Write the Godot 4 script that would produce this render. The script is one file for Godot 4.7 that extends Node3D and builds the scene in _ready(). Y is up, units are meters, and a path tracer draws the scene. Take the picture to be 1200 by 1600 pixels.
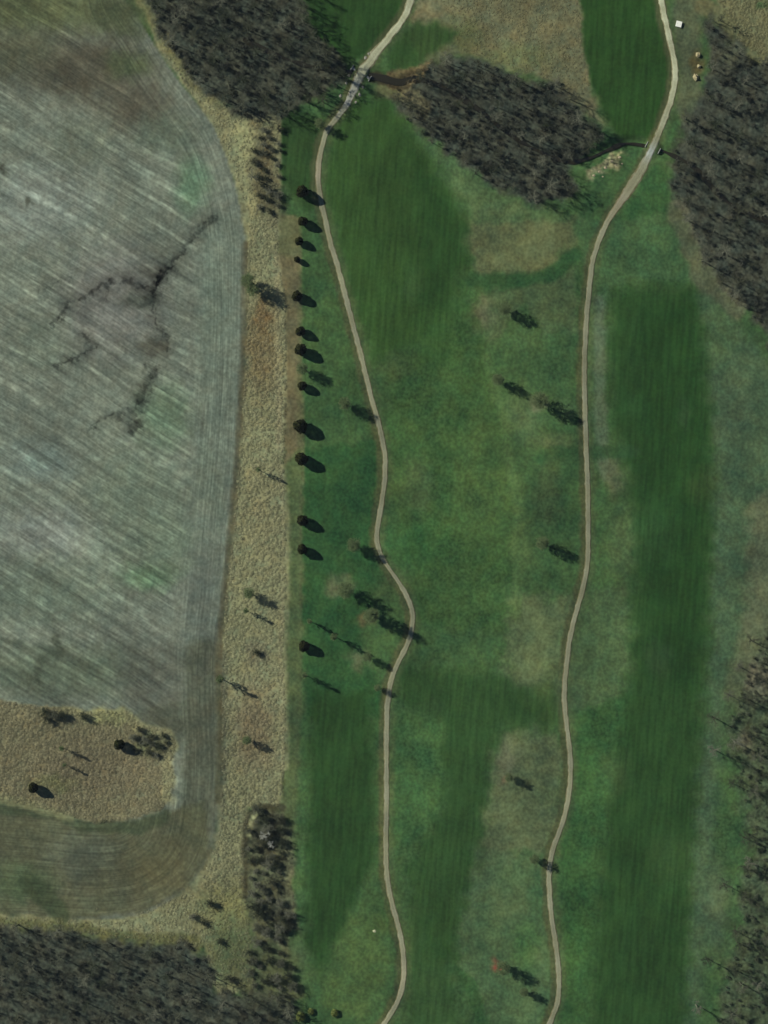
extends Node3D
# A golf course, a stubble field and bare winter woods seen from straight above.
# Plan measurements were taken in units of a quarter metre from the upper-left corner of the site: P(x, y) turns them into metres.

const S := 0.25
const MARGIN := 100
const TW := 1400
const TH := 1800
const LW := 350
const LH := 450
const SUN_ELEVATION := 36.0
const SUN_HEADING := 27.0

var heights := PackedFloat32Array()
var rng := RandomNumberGenerator.new()
var taken := {}

# ---------------------------------------------------------------- plan data
var field_line := PackedInt32Array([190, -120, 195, 0, 217, 30, 245, 75, 275, 120, 310, 165, 335, 200, 352, 240, 365, 280, 375, 320, 382, 370, 384, 420, 383, 500, 380, 580, 376, 650, 370, 730, 363, 800, 356, 870, 350, 940, 343, 1000, 340, 1060, 342, 1120, 345, 1180, 343, 1230, 338, 1290, 325, 1340, 300, 1380, 270, 1405, 235, 1425, 190, 1435, 130, 1437, 60, 1430, 0, 1424, -100, 1420])
var left_line := PackedInt32Array([660, -60, 645, -10, 632, 25, 610, 55, 590, 80, 575, 100, 562, 118, 551, 145, 541, 165, 524, 187, 511, 205, 503, 230, 498, 260, 498, 290, 503, 320, 510, 350, 518, 385, 530, 425, 542, 470, 555, 520, 568, 570, 580, 620, 590, 655, 598, 690, 602, 720, 600, 760, 594, 800, 589, 835, 592, 858, 603, 881, 620, 905, 635, 930, 644, 955, 644, 980, 637, 1005, 625, 1030, 614, 1055, 608, 1080, 605, 1110, 604, 1150, 604, 1200, 604, 1260, 603, 1320, 605, 1370, 612, 1410, 622, 1445, 629, 1480, 631, 1520, 625, 1555, 610, 1585, 593, 1612, 570, 1660])
var right_line := PackedInt32Array([1020, -60, 1031, -10, 1038, 25, 1046, 60, 1053, 95, 1055, 120, 1050, 150, 1042, 175, 1031, 205, 1020, 230, 1005, 260, 990, 285, 970, 315, 950, 345, 935, 380, 926, 410, 922, 440, 918, 480, 915, 520, 913, 580, 914, 640, 916, 700, 918, 750, 919, 800, 919, 850, 917, 890, 908, 930, 898, 965, 890, 1000, 885, 1040, 882, 1080, 884, 1120, 889, 1160, 892, 1200, 889, 1240, 882, 1275, 872, 1305, 863, 1330, 858, 1360, 859, 1400, 863, 1440, 869, 1480, 873, 1520, 872, 1560, 863, 1590, 850, 1615, 830, 1660])
var creek_line := PackedInt32Array([380, 60, 430, 85, 480, 102, 530, 110, 562, 114, 598, 122, 625, 128, 650, 122, 690, 135, 740, 165, 790, 205, 840, 235, 885, 252, 920, 247, 950, 234, 980, 224, 1020, 231, 1045, 240, 1085, 262, 1120, 300, 1160, 330, 1240, 360])
var scrub_line := PackedInt32Array([-100, 1088, 0, 1094, 50, 1102, 100, 1106, 145, 1112, 200, 1110, 218, 1132, 265, 1142, 276, 1165, 266, 1190, 273, 1215, 266, 1245, 250, 1265, 215, 1277, 150, 1286, 100, 1272, 40, 1256, 0, 1246, -100, 1240])
var wood_nw := PackedInt32Array([215, -100, 232, 20, 262, 75, 300, 130, 345, 165, 390, 185, 440, 182, 475, 160, 540, 128, 538, 92, 490, 45, 474, 0, 465, -100])
var wood_mid := PackedInt32Array([612, 152, 640, 118, 690, 88, 725, 88, 780, 105, 830, 130, 875, 130, 900, 160, 925, 190, 945, 212, 920, 240, 890, 262, 905, 300, 880, 318, 840, 318, 780, 292, 730, 262, 680, 222, 640, 192])
var wood_e := PackedInt32Array([1098, 35, 1112, 22, 1140, 60, 1180, 95, 1300, 110, 1300, 610, 1215, 560, 1190, 510, 1150, 470, 1110, 430, 1085, 370, 1062, 330, 1048, 290, 1052, 250, 1062, 205, 1085, 165, 1105, 130, 1110, 80])
var wood_sw := PackedInt32Array([-100, 1438, 0, 1444, 60, 1450, 120, 1455, 170, 1466, 230, 1476, 290, 1470, 330, 1500, 335, 1555, 390, 1550, 440, 1545, 462, 1560, 462, 1700, -100, 1700])
var wood_se := PackedInt32Array([1300, 970, 1195, 985, 1172, 1040, 1150, 1100, 1135, 1140, 1150, 1200, 1160, 1260, 1178, 1330, 1150, 1390, 1160, 1450, 1135, 1500, 1130, 1560, 1115, 1620, 1110, 1700, 1300, 1700])
var hedge := PackedInt32Array([392, 1262, 440, 1268, 452, 1300, 455, 1340, 458, 1400, 464, 1450, 440, 1480, 400, 1470, 385, 1420, 384, 1340, 384, 1280])


func _ready() -> void:
	rng.seed = 20417
	set_view()
	set_light()
	shape_ground()
	paint_ground()
	lay_sheets()
	lay_paths()
	lay_creek()
	make_kit()
	plant_woods()
	plant_row()
	plant_singles()
	plant_brush()
	place_objects()
	scatter_grass()


# ---------------------------------------------------------------- camera, sky, sun
func set_view() -> void:
	var cam := Camera3D.new()
	cam.name = "camera"
	cam.position = Vector3(0, 1300, 0)
	cam.rotation_degrees = Vector3(-90, 0, 0)
	cam.fov = rad_to_deg(2.0 * atan(200.0 / 1300.0))
	cam.near = 10.0
	cam.far = 9000.0
	add_child(cam)
	cam.current = true


func set_light() -> void:
	var we := WorldEnvironment.new()
	we.name = "world_environment"
	var e := Environment.new()
	e.background_mode = Environment.BG_SKY
	var sky := Sky.new()
	var sm := ProceduralSkyMaterial.new()
	sm.sky_top_color = Color(0.19, 0.29, 0.42)
	sm.sky_horizon_color = Color(0.46, 0.52, 0.55)
	sm.sky_curve = 0.16
	sm.ground_bottom_color = Color(0.12, 0.13, 0.1)
	sm.ground_horizon_color = Color(0.46, 0.52, 0.55)
	sky.sky_material = sm
	e.sky = sky
	e.tonemap_mode = Environment.TONE_MAPPER_LINEAR
	e.tonemap_exposure = 1.0
	e.fog_enabled = true
	e.fog_density = 0.000014
	e.fog_light_color = Color(0.72, 0.8, 0.86)
	e.sdfgi_enabled = true
	e.ssao_enabled = true
	e.ssil_enabled = true
	we.environment = e
	add_child(we)
	var sun := DirectionalLight3D.new()
	sun.name = "sun"
	sun.light_energy = 1.6
	sun.light_color = Color(1.0, 0.98, 0.93)
	sun.light_angular_distance = 1.0
	sun.shadow_enabled = true
	var c := cos(deg_to_rad(SUN_ELEVATION))
	var d := Vector3(cos(deg_to_rad(SUN_HEADING)) * c, -sin(deg_to_rad(SUN_ELEVATION)), sin(deg_to_rad(SUN_HEADING)) * c)
	sun.look_at_from_position(Vector3(-200, 300, -100), Vector3(-200, 300, -100) + d)
	add_child(sun)


# ---------------------------------------------------------------- small helpers
func P(x: float, y: float) -> Vector2:
	return Vector2((x - 600.0) * S, (y - 800.0) * S)


func pts(a: PackedInt32Array) -> PackedVector2Array:
	var r := PackedVector2Array()
	for i in a.size() / 2:
		r.append(Vector2(a[2 * i], a[2 * i + 1]))
	return r


func smooth(a: PackedVector2Array, step: float) -> PackedVector2Array:
	var c := Curve2D.new()
	for i in a.size():
		var t := Vector2.ZERO
		if i > 0 and i < a.size() - 1:
			t = (a[i + 1] - a[i - 1]) / 6.0
		c.add_point(a[i], -t, t)
	var r := PackedVector2Array()
	var n := int(c.get_baked_length() / step)
	for i in n + 1:
		r.append(c.sample_baked(c.get_baked_length() * i / n, true))
	return r


func line_distance(p: Vector2, a: PackedVector2Array) -> float:
	var best := 1e12
	for i in a.size() - 1:
		var u := a[i]
		var v := a[i + 1] - u
		var t := clampf((p - u).dot(v) / v.length_squared(), 0.0, 1.0)
		best = minf(best, (p - u - v * t).length_squared())
	return sqrt(best)


func numbered(called: String) -> String:
	if not taken.has(called):
		taken[called] = 0
		return called
	taken[called] += 1
	return "%s_%03d" % [called, taken[called]]


# turns each triangle so that its front looks the way its normals point
func facing(v: PackedVector3Array, n: PackedVector3Array) -> PackedVector3Array:
	for i in range(0, v.size(), 3):
		if (v[i + 2] - v[i]).cross(v[i + 1] - v[i]).dot(n[i]) < 0.0:
			var t := v[i + 1]
			v[i + 1] = v[i + 2]
			v[i + 2] = t
	return v


func part(called: String, m: Mesh, mat: Material, parent: Node3D) -> MeshInstance3D:
	var o := MeshInstance3D.new()
	o.name = called
	o.mesh = m
	if mat:
		o.material_override = mat
	parent.add_child(o, true)
	return o


func thing(called: String) -> Node3D:
	var o := Node3D.new()
	o.name = numbered(called)
	add_child(o, true)
	return o


func tag(o: Node3D, label: String, category: String, group := "") -> void:
	o.set_meta("label", label)
	o.set_meta("category", category)
	if group:
		o.set_meta("group", group)


func structure(called: String, m: Mesh, mat: Material, kind := "structure") -> MeshInstance3D:
	var o := MeshInstance3D.new()
	o.name = numbered(called)
	o.mesh = m
	if mat:
		o.material_override = mat
	o.set_meta("kind", kind)
	add_child(o, true)
	return o


func noise(s: int, f: float, octaves := 3) -> FastNoiseLite:
	var n := FastNoiseLite.new()
	n.noise_type = FastNoiseLite.TYPE_SIMPLEX_SMOOTH
	n.seed = s
	n.frequency = f
	n.fractal_octaves = octaves
	return n


# ---------------------------------------------------------------- ground relief: one height every metre
func shape_ground() -> void:
	var a := noise(3, 0.0032, 2)
	var b := noise(4, 0.013, 2)
	var creek := smooth(pts(creek_line), 12.0)
	var w := LW + 1
	heights.resize(w * (LH + 1))
	for j in LH + 1:
		for i in w:
			var p := Vector2(i * 4 - MARGIN, j * 4 - MARGIN)
			var h := 1.6 * a.get_noise_2dv(p) + 0.28 * b.get_noise_2dv(p)
			if p.y < 400 and p.x > 340:
				var d := line_distance(p, creek)
				if d < 16.0:
					var cut := 1.0 - smoothstep(3.0, 15.0, d)
					var road := minf(p.distance_to(Vector2(564, 114)), p.distance_to(Vector2(1020, 231)))
					h -= 1.5 * cut * smoothstep(9.0, 15.0, road)
			heights[j * w + i] = h


func height(x: float, z: float) -> float:
	var u := clampf(x / 1.0 + (600 + MARGIN) * S, 0.0, LW - 0.001)
	var v := clampf(z / 1.0 + (800 + MARGIN) * S, 0.0, LH - 0.001)
	var i := int(u)
	var j := int(v)
	u -= i
	v -= j
	var k := j * (LW + 1) + i
	if u > v:
		return heights[k] + u * (heights[k + 1] - heights[k]) + v * (heights[k + LW + 2] - heights[k + 1])
	return heights[k] + v * (heights[k + LW + 1] - heights[k]) + u * (heights[k + LW + 2] - heights[k + LW + 1])


func slope(i: int, j: int) -> Vector3:
	var w := LW + 1
	var hx := heights[j * w + mini(i + 1, LW)] - heights[j * w + maxi(i - 1, 0)]
	var hz := heights[mini(j + 1, LH) * w + i] - heights[maxi(j - 1, 0) * w + i]
	return Vector3(-hx * 0.5, 1.0, -hz * 0.5).normalized()


func spot(x: float, y: float) -> Vector3:
	var p := P(x, y)
	return Vector3(p.x, height(p.x, p.y), p.y)


# ---------------------------------------------------------------- ground colours
var zones := []
var strokes := []
var low_rgb := PackedByteArray()
var low_kind := PackedByteArray()
var full_rgb := PackedByteArray()
var full_kind := PackedByteArray()
var edge_far := PackedFloat32Array()
var bands := []
var warp_x: FastNoiseLite
var warp_y: FastNoiseLite
var n_fine: FastNoiseLite
var n_mid: FastNoiseLite
var n_wide: FastNoiseLite
var n_streak: FastNoiseLite
var n_hue: FastNoiseLite
var base_texture: ImageTexture

const ROUGH := 0
const TURF := 1
const TILLED := 2
const TALL := 3
const LITTER := 4


func zone(a: PackedInt32Array, r: int, g: int, b: int, feather: float, warp: float, kind := -1, amount := 1.0) -> void:
	var p := pts(a)
	var lo := p[0]
	var hi := p[0]
	for q in p:
		lo = lo.min(q)
		hi = hi.max(q)
	if kind == TURF:
		feather *= 1.6
		r += 5
		g -= 2
		b -= 4
	var m := feather + warp * 1.5 + 4.0
	zones.append({"p": p, "lo": lo - Vector2(m, m), "hi": hi + Vector2(m, m), "c": Vector3(r, g, b), "f": feather, "w": warp, "k": kind, "a": amount, "line": false})


func blob(x: float, y: float, rx: float, ry: float, r: int, g: int, b: int, amount := 1.0, kind := -1) -> void:
	zones.append({"p": PackedVector2Array(), "lo": Vector2(x - rx * 1.6, y - ry * 1.6), "hi": Vector2(x + rx * 1.6, y + ry * 1.6), "c": Vector3(r, g, b), "f": 0.0, "w": 8.0, "k": kind, "a": amount, "at": Vector2(x, y), "r": Vector2(rx, ry), "line": false})


func stroke(a: PackedInt32Array, wide: float, r: int, g: int, b: int, feather: float, warp: float, amount := 1.0, kind := -1) -> void:
	var p := pts(a)
	var lo := p[0]
	var hi := p[0]
	for q in p:
		lo = lo.min(q)
		hi = hi.max(q)
	var m := feather + wide + warp * 1.5 + 4.0
	zones.append({"p": p, "lo": lo - Vector2(m, m), "hi": hi + Vector2(m, m), "c": Vector3(r, g, b), "f": feather, "w": warp, "k": kind, "a": amount, "line": true, "wide": wide})


func signed(p: Vector2, a: PackedVector2Array) -> float:
	var best := 1e12
	var inside := false
	var u := a[a.size() - 1]
	for v in a:
		var e := v - u
		var t := clampf((p - u).dot(e) / maxf(e.length_squared(), 1e-6), 0.0, 1.0)
		best = minf(best, (p - u - e * t).length_squared())
		if (v.y > p.y) != (u.y > p.y) and p.x < (u.x - v.x) * (p.y - v.y) / (u.y - v.y) + v.x:
			inside = not inside
		u = v
	return sqrt(best) if inside else -sqrt(best)


# where the field drains: line, half width, strength
var veins := []


func list_veins() -> void:
	for a in [
		[[338, 338, 318, 352, 300, 370, 278, 398, 262, 418, 245, 438], 2.6, 1.0],
		[[262, 420, 240, 446, 215, 448, 200, 438, 170, 440, 150, 452, 125, 468], 2.6, 1.0],
		[[104, 474, 100, 490, 90, 500, 78, 508], 2.2, 0.9],
		[[110, 430, 85, 442, 60, 455], 1.6, 0.5],
		[[245, 438, 240, 460, 238, 485, 245, 510, 258, 525, 262, 545], 2.4, 0.9],
		[[240, 582, 226, 605, 218, 632, 204, 655, 216, 664], 6.0, 1.0],
		[[214, 632, 196, 646, 178, 644, 150, 660, 136, 672], 2.4, 0.8],
		[[186, 650, 208, 676], 2.6, 1.0],
		[[236, 584, 226, 572], 2.0, 0.8],
		[[145, 542, 120, 557, 105, 564, 85, 571], 2.4, 1.0],
		[[128, 520, 138, 532], 2.4, 0.9],
		[[200, 470, 222, 478, 240, 462], 4.0, 0.6],
		[[170, 440, 160, 470, 150, 480], 1.6, 0.5],
	]:
		veins.append([pts(PackedInt32Array(a[0])), a[1], a[2]])


func list_zones() -> void:
	# woods and their litter, olive and tan rough, mown turf, field, long grass; later entries lie over earlier ones
	zone([650, -100, 905, -100, 908, 0, 915, 80, 930, 150, 945, 200, 850, 125, 720, 82, 660, 100, 640, 60], 108, 104, 76, 14, 6, TALL)
	blob(720, 55, 40, 30, 74, 88, 52, 0.5)
	blob(800, 90, 70, 26, 100, 104, 70, 0.8)
	zone([690, 240, 760, 285, 830, 322, 910, 345, 890, 390, 850, 425, 745, 432, 728, 380, 722, 320], 90, 95, 64, 26, 8)
	zone([735, 465, 790, 450, 900, 420, 905, 520, 850, 520, 820, 470, 770, 540, 735, 510], 82, 94, 62, 14, 8, ROUGH, 0.8)
	blob(750, 490, 26, 24, 108, 104, 76, 0.8)
	zone([610, 190, 690, 220, 780, 290, 900, 345, 730, 350, 690, 300], 74, 98, 62, 16, 5, ROUGH, 0.8)
	blob(780, 330, 50, 16, 92, 104, 68, 0.6)
	zone([600, 440, 730, 440, 790, 640, 800, 800, 790, 980, 660, 980, 640, 880, 610, 720], 58, 86, 46, 30, 12, ROUGH, 0.7)
	blob(760, 740, 60, 130, 76, 96, 54, 0.6)
	blob(650, 760, 30, 50, 84, 98, 66, 0.55)
	blob(820, 830, 26, 60, 82, 98, 60, 0.5)
	blob(560, 540, 60, 70, 68, 92, 52, 0.5)
	blob(640, 850, 60, 45, 44, 82, 46, 0.6)
	blob(860, 800, 50, 60, 48, 76, 46, 0.6)
	blob(870, 550, 30, 60, 60, 86, 54, 0.6)
	blob(860, 690, 40, 14, 88, 94, 62, 0.6)
	blob(820, 650, 34, 40, 82, 94, 66, 0.5)
	zone([800, 930, 905, 935, 885, 1000, 880, 1100, 850, 1120, 790, 1060], 92, 101, 70, 30, 12, ROUGH, 0.8)
	zone([925, 920, 980, 920, 985, 1040, 960, 1100, 890, 1120, 890, 1020], 80, 97, 64, 26, 10, ROUGH, 0.75)
	zone([775, 1150, 850, 1140, 885, 1170, 880, 1260, 850, 1330, 800, 1340, 740, 1420, 720, 1500, 735, 1400, 750, 1300], 92, 101, 70, 22, 10, ROUGH, 0.9)
	blob(790, 1190, 24, 40, 96, 98, 78, 0.6)
	zone([735, 1330, 850, 1340, 855, 1440, 865, 1560, 840, 1600, 760, 1600, 725, 1510], 78, 98, 66, 22, 8, ROUGH, 0.8)
	blob(820, 1480, 30, 40, 84, 106, 62, 0.6)
	blob(842, 1400, 20, 60, 58, 86, 56, 0.6)
	zone([900, 345, 1045, 330, 1085, 400, 1090, 440, 960, 440, 930, 600, 945, 740, 918, 740, 918, 470], 66, 92, 58, 14, 6, ROUGH, 0.9)
	stroke([936, 470, 938, 640, 945, 740], 5, 92, 102, 80, 10, 3, 0.7)
	blob(960, 740, 18, 40, 98, 100, 72, 0.8)
	blob(975, 850, 30, 70, 82, 96, 62, 0.6)
	zone([1090, 440, 1130, 470, 1200, 560, 1300, 700, 1300, 1000, 1190, 1000, 1140, 1080, 1120, 1250, 1100, 1500, 1085, 1700, 1070, 1700, 1085, 1300, 1108, 1000, 1112, 700], 72, 92, 65, 34, 8, ROUGH, 0.95)
	stroke([1200, 800, 1196, 900, 1186, 1010, 1165, 1080], 16, 106, 102, 76, 26, 8, 0.6)
	blob(1120, 520, 34, 60, 74, 94, 58, 0.5)
	blob(1150, 640, 40, 80, 78, 92, 66, 0.45)
	blob(1120, 1420, 24, 90, 84, 96, 72, 0.7)
	stroke([1075, 0, 1072, 130, 1080, 170], 14, 98, 98, 74, 16, 5, 0.8)
	zone([1120, -100, 1120, 20, 1145, 55, 1185, 92, 1300, 112, 1300, -100], 116, 112, 80, 7, 4, TALL)
	blob(1190, 5, 14, 10, 44, 84, 48, 0.8)
	zone([450, 1170, 476, 1170, 480, 1500, 462, 1530], 70, 96, 58, 10, 4, ROUGH, 0.8)
	zone([520, 1440, 600, 1420, 610, 1480, 600, 1560, 560, 1600, 510, 1580], 78, 98, 56, 22, 8, ROUGH, 0.8)
	# mown turf
	zone([460, -100, 660, -100, 640, 8, 612, 52, 582, 82, 540, 95, 500, 70, 478, 20], 38, 74, 38, 6, 4, TURF)
	zone([645, 35, 690, 36, 720, 52, 700, 72, 660, 96, 610, 108, 612, 70], 42, 76, 40, 10, 6, TURF, 0.9)
	zone([440, 170, 520, 190, 500, 240, 496, 320, 478, 330, 440, 280], 42, 76, 42, 7, 3, TURF)
	zone([520, 190, 560, 150, 610, 155, 650, 215, 700, 290, 726, 345, 728, 405, 715, 440, 680, 500, 620, 560, 580, 560, 545, 460, 520, 370, 506, 300], 46, 82, 42, 22, 8, TURF)
	zone([645, 235, 700, 300, 724, 350, 726, 410, 690, 480, 660, 480, 660, 400, 650, 320], 34, 70, 36, 30, 8, TURF, 0.85)
	zone([660, 480, 720, 470, 700, 560, 650, 570], 42, 80, 40, 30, 8, TURF, 0.6)
	zone([474, 700, 590, 690, 594, 780, 585, 850, 600, 900, 560, 1000, 600, 1090, 590, 1120, 480, 1120, 474, 900], 44, 78, 44, 12, 6, ROUGH, 0.85)
	zone([486, 1080, 576, 1085, 586, 1200, 582, 1340, 560, 1400, 530, 1460, 500, 1520, 480, 1480, 484, 1300], 37, 73, 39, 18, 7, TURF)
	zone([618, 1040, 760, 1050, 880, 1095, 890, 1130, 850, 1130, 780, 1135, 765, 1200, 748, 1320, 718, 1420, 705, 1510, 670, 1500, 640, 1360, 690, 1260, 690, 1140, 620, 1090], 40, 76, 41, 24, 10, TURF, 0.9)
	zone([625, 1110, 690, 1130, 690, 1260, 640, 1330, 612, 1300, 612, 1150], 60, 90, 52, 14, 6, ROUGH, 0.8)
	zone([640, 1360, 720, 1420, 700, 1520, 720, 1600, 640, 1600, 640, 1500], 42, 78, 42, 14, 6, TURF, 0.7)
	stroke([705, 1510, 735, 1540, 755, 1600], 5, 50, 80, 46, 9, 4, 0.8)
	zone([895, 1120, 985, 1080, 985, 1200, 950, 1260, 930, 1420, 925, 1600, 880, 1600, 880, 1430, 870, 1340, 895, 1260], 54, 86, 48, 18, 6, ROUGH, 0.85)
	zone([962, 452, 1020, 446, 1084, 448, 1098, 520, 1108, 640, 1111, 800, 1106, 1000, 1088, 1200, 1078, 1400, 1062, 1700, 930, 1700, 925, 1500, 940, 1350, 955, 1240, 975, 1130, 985, 1080, 990, 960, 992, 860, 985, 760, 958, 660, 952, 540], 37, 74, 39, 20, 7, TURF, 0.95)
	zone([1000, 480, 1080, 470, 1100, 640, 1105, 850, 1090, 1000, 1075, 1080, 1020, 1050, 1020, 850, 1000, 700], 30, 67, 34, 26, 5, TURF, 0.8)
	zone([908, -100, 1018, -100, 1030, 0, 1044, 60, 1050, 110, 1045, 150, 1032, 185, 1014, 216, 965, 212, 940, 165, 920, 110, 910, 40], 36, 73, 36, 6, 4, TURF)
	zone([965, 300, 1000, 260, 1035, 258, 1045, 300, 1040, 330, 950, 350], 52, 84, 48, 12, 5, ROUGH, 0.8)
	stroke([738, 437, 800, 440, 858, 430, 900, 396], 6, 46, 76, 44, 9, 3, 0.85)
	stroke([845, 716, 870, 706, 915, 706, 990, 706], 5, 48, 78, 46, 9, 3, 0.7)
	stroke([760, 560, 790, 660, 810, 800, 806, 960], 4, 80, 102, 60, 9, 4, 0.6)
	# verges beside the paths, with a dark brown line along the left side
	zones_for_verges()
	# the long-grass strip and the half-mown strip beside it
	zone([428, 330, 470, 340, 474, 700, 470, 1100, 462, 1270, 452, 1500, 440, 1500, 440, 1250, 446, 1000, 446, 700, 436, 420], 98, 98, 68, 6, 3, ROUGH)
	zone([447, 720, 472, 700, 472, 1100, 468, 1270, 450, 1500, 444, 1250, 447, 1000], 76, 92, 58, 10, 4, ROUGH, 0.75)
	zone([430, 400, 466, 400, 464, 700, 444, 730], 104, 95, 70, 8, 3, ROUGH, 0.8)
	zone([195, -100, 230, -100, 245, 30, 300, 115, 345, 165, 440, 180, 438, 330, 434, 410, 446, 460, 447, 600, 443, 720, 446, 820, 446, 930, 442, 1010, 446, 1100, 444, 1200, 438, 1262, 388, 1262, 384, 1420, 400, 1540, 340, 1560, 320, 1480, 230, 1470, 120, 1456, 0, 1448, -100, 1440, -100, 1420, 60, 1430, 190, 1435, 300, 1380, 340, 1290, 342, 1120, 343, 1000, 363, 800, 380, 580, 384, 420, 365, 280, 310, 165, 245, 75], 132, 128, 95, 5, 2, TALL)
	blob(408, 545, 30, 90, 120, 102, 70, 0.75)
	blob(410, 490, 14, 30, 116, 88, 56, 0.6)
	blob(380, 215, 18, 40, 160, 152, 108, 0.8)
	blob(390, 320, 12, 60, 158, 148, 106, 0.7)
	blob(412, 265, 24, 60, 84, 78, 58, 0.8)
	blob(425, 320, 22, 36, 84, 82, 62, 0.7)
	blob(405, 190, 20, 16, 106, 100, 72, 0.7)
	blob(405, 800, 30, 90, 146, 136, 100, 0.6)
	blob(396, 1140, 36, 80, 116, 100, 76, 0.7)
	blob(400, 1020, 18, 22, 104, 100, 80, 0.7)
	blob(360, 1420, 60, 50, 112, 110, 72, 0.8)
	blob(365, 1490, 50, 60, 82, 92, 62, 0.85)
	stroke([440, 730, 447, 820, 447, 930, 443, 1010, 446, 1200], 3, 148, 140, 106, 6, 2, 0.6)
	stroke([433, 400, 434, 560, 437, 700], 2, 150, 138, 104, 5, 2, 0.7)
	# the field
	var f := field_line.duplicate()
	f.append_array(PackedInt32Array([-120, 1420, -120, -120]))
	zone(f, 115, 118, 103, 4, 1, TILLED)
	blob(60, 12, 190, 50, 86, 90, 62, 0.95)
	blob(190, 25, 60, 40, 78, 84, 60, 0.8)
	blob(140, 110, 120, 60, 78, 74, 60, 0.9)
	blob(0, 90, 90, 40, 84, 84, 64, 0.7)
	blob(215, 170, 70, 44, 84, 80, 66, 0.85)
	blob(200, 100, 40, 26, 82, 94, 62, 0.6)
	blob(40, 70, 60, 26, 86, 86, 66, 0.7)
	blob(60, 320, 110, 70, 130, 133, 123, 0.6)
	blob(300, 290, 30, 50, 94, 118, 92, 0.8)
	blob(260, 210, 60, 40, 98, 108, 90, 0.6)
	blob(130, 220, 60, 40, 98, 102, 86, 0.7)
	blob(180, 470, 90, 100, 110, 107, 100, 0.8)
	blob(330, 470, 36, 80, 110, 118, 106, 0.6)
	blob(255, 650, 50, 60, 100, 116, 92, 0.8)
	blob(60, 540, 60, 60, 108, 114, 98, 0.5)
	blob(230, 900, 50, 26, 88, 114, 82, 0.8)
	blob(270, 860, 50, 50, 108, 120, 98, 0.6)
	blob(80, 830, 120, 40, 124, 126, 117, 0.6)
	blob(60, 720, 70, 40, 106, 120, 112, 0.5)
	blob(60, 930, 160, 60, 100, 108, 92, 0.8)
	blob(220, 800, 100, 120, 108, 118, 98, 0.6)
	blob(100, 1050, 200, 50, 90, 98, 80, 0.8)
	blob(240, 1060, 60, 70, 96, 96, 84, 0.7)
	zone([315, 330, 380, 330, 380, 560, 365, 780, 342, 1000, 338, 1230, 320, 1330, 282, 1280, 290, 1000, 300, 700], 104, 112, 97, 30, 6, -1, 0.5)
	blob(315, 940, 30, 110, 96, 100, 90, 0.6)
	blob(265, 1130, 60, 40, 80, 82, 66, 0.8)
	stroke([322, 1030, 322, 1100, 320, 1180, 316, 1250, 300, 1320], 22, 84, 86, 70, 22, 3, 0.85)
	zone([-120, 1240, 0, 1246, 110, 1276, 220, 1282, 320, 1250, 330, 1340, 290, 1390, 230, 1425, 130, 1437, -120, 1420], 88, 88, 66, 12, 4, -1, 0.9)
	blob(130, 1330, 60, 30, 96, 102, 86, 0.6)
	blob(250, 1360, 60, 50, 88, 84, 60, 0.8)
	blob(30, 1380, 60, 36, 74, 92, 62, 0.6)
	blob(125, 1350, 34, 40, 66, 70, 58, 0.6)
	stroke([45, 1380, 75, 1405, 95, 1430], 10, 64, 74, 52, 10, 4, 0.8)
	stroke([0, 1262, 90, 1268, 130, 1290, 220, 1292, 255, 1275], 8, 68, 76, 56, 8, 3, 0.8)
	stroke([384, 380, 383, 500, 379, 600, 370, 730, 357, 870, 343, 1000, 341, 1060], 3, 84, 80, 60, 5, 1, 0.7)
	stroke([343, 1060, 344, 1180, 341, 1250], 3, 76, 74, 54, 5, 1, 0.7)
	# wet veins where the field drains
	blob(222, 470, 34, 18, 82, 86, 74, 0.8)
	blob(235, 425, 30, 12, 86, 86, 76, 0.8)
	blob(240, 545, 24, 18, 78, 76, 64, 0.8)
	stroke([88, 995, 96, 1020, 62, 1030, 60, 1060], 3, 70, 76, 62, 6, 5, 0.7)
	stroke([0, 1000, 40, 1012, 100, 1018, 150, 1050], 3, 76, 82, 68, 7, 5, 0.6)
	blob(5, 262, 8, 8, 72, 74, 62, 0.9)
	blob(43, 312, 8, 6, 72, 74, 62, 0.8)
	# scrubby notch
	zone(scrub_line, 122, 114, 86, 5, 4, TALL)
	stroke([100, 1112, 145, 1118, 200, 1116, 214, 1136, 260, 1146, 270, 1166, 260, 1190, 266, 1215, 258, 1243], 5, 142, 136, 100, 7, 3, 0.7)
	blob(170, 1120, 40, 14, 138, 134, 92, 0.8)
	blob(262, 1230, 12, 30, 140, 134, 100, 0.8)
	blob(150, 1200, 110, 50, 118, 106, 82, 0.6)
	blob(80, 1225, 40, 16, 116, 116, 76, 0.7)
	blob(235, 1165, 36, 18, 84, 88, 62, 0.8)
	stroke([0, 1246, 60, 1262, 110, 1278], 4, 132, 128, 92, 7, 3, 0.7)
	# rank olive grass along the wood edges
	stroke([-20, 1450, 120, 1460, 230, 1478, 300, 1476], 12, 96, 96, 62, 10, 4, 0.9, TALL)
	stroke([1100, 10, 1125, 20, 1150, 60, 1190, 98, 1260, 112], 9, 104, 102, 72, 9, 4, 0.9, TALL)
	stroke([212, -20, 232, 15, 260, 70, 300, 125, 345, 162], 6, 120, 116, 80, 7, 3, 0.9, TALL)
	stroke([390, 1545, 440, 1540, 462, 1550], 10, 96, 98, 64, 10, 5, 0.8)
	# woods: leaf litter
	for w in [wood_nw, wood_mid, wood_e, wood_sw]:
		zone(w, 66, 69, 58, 16, 10, LITTER)
	zone(wood_se, 70, 78, 58, 26, 12, LITTER, 0.9)
	zone(hedge, 92, 92, 68, 10, 8, LITTER)
	blob(418, 1300, 34, 40, 60, 62, 50, 0.8)
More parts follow.
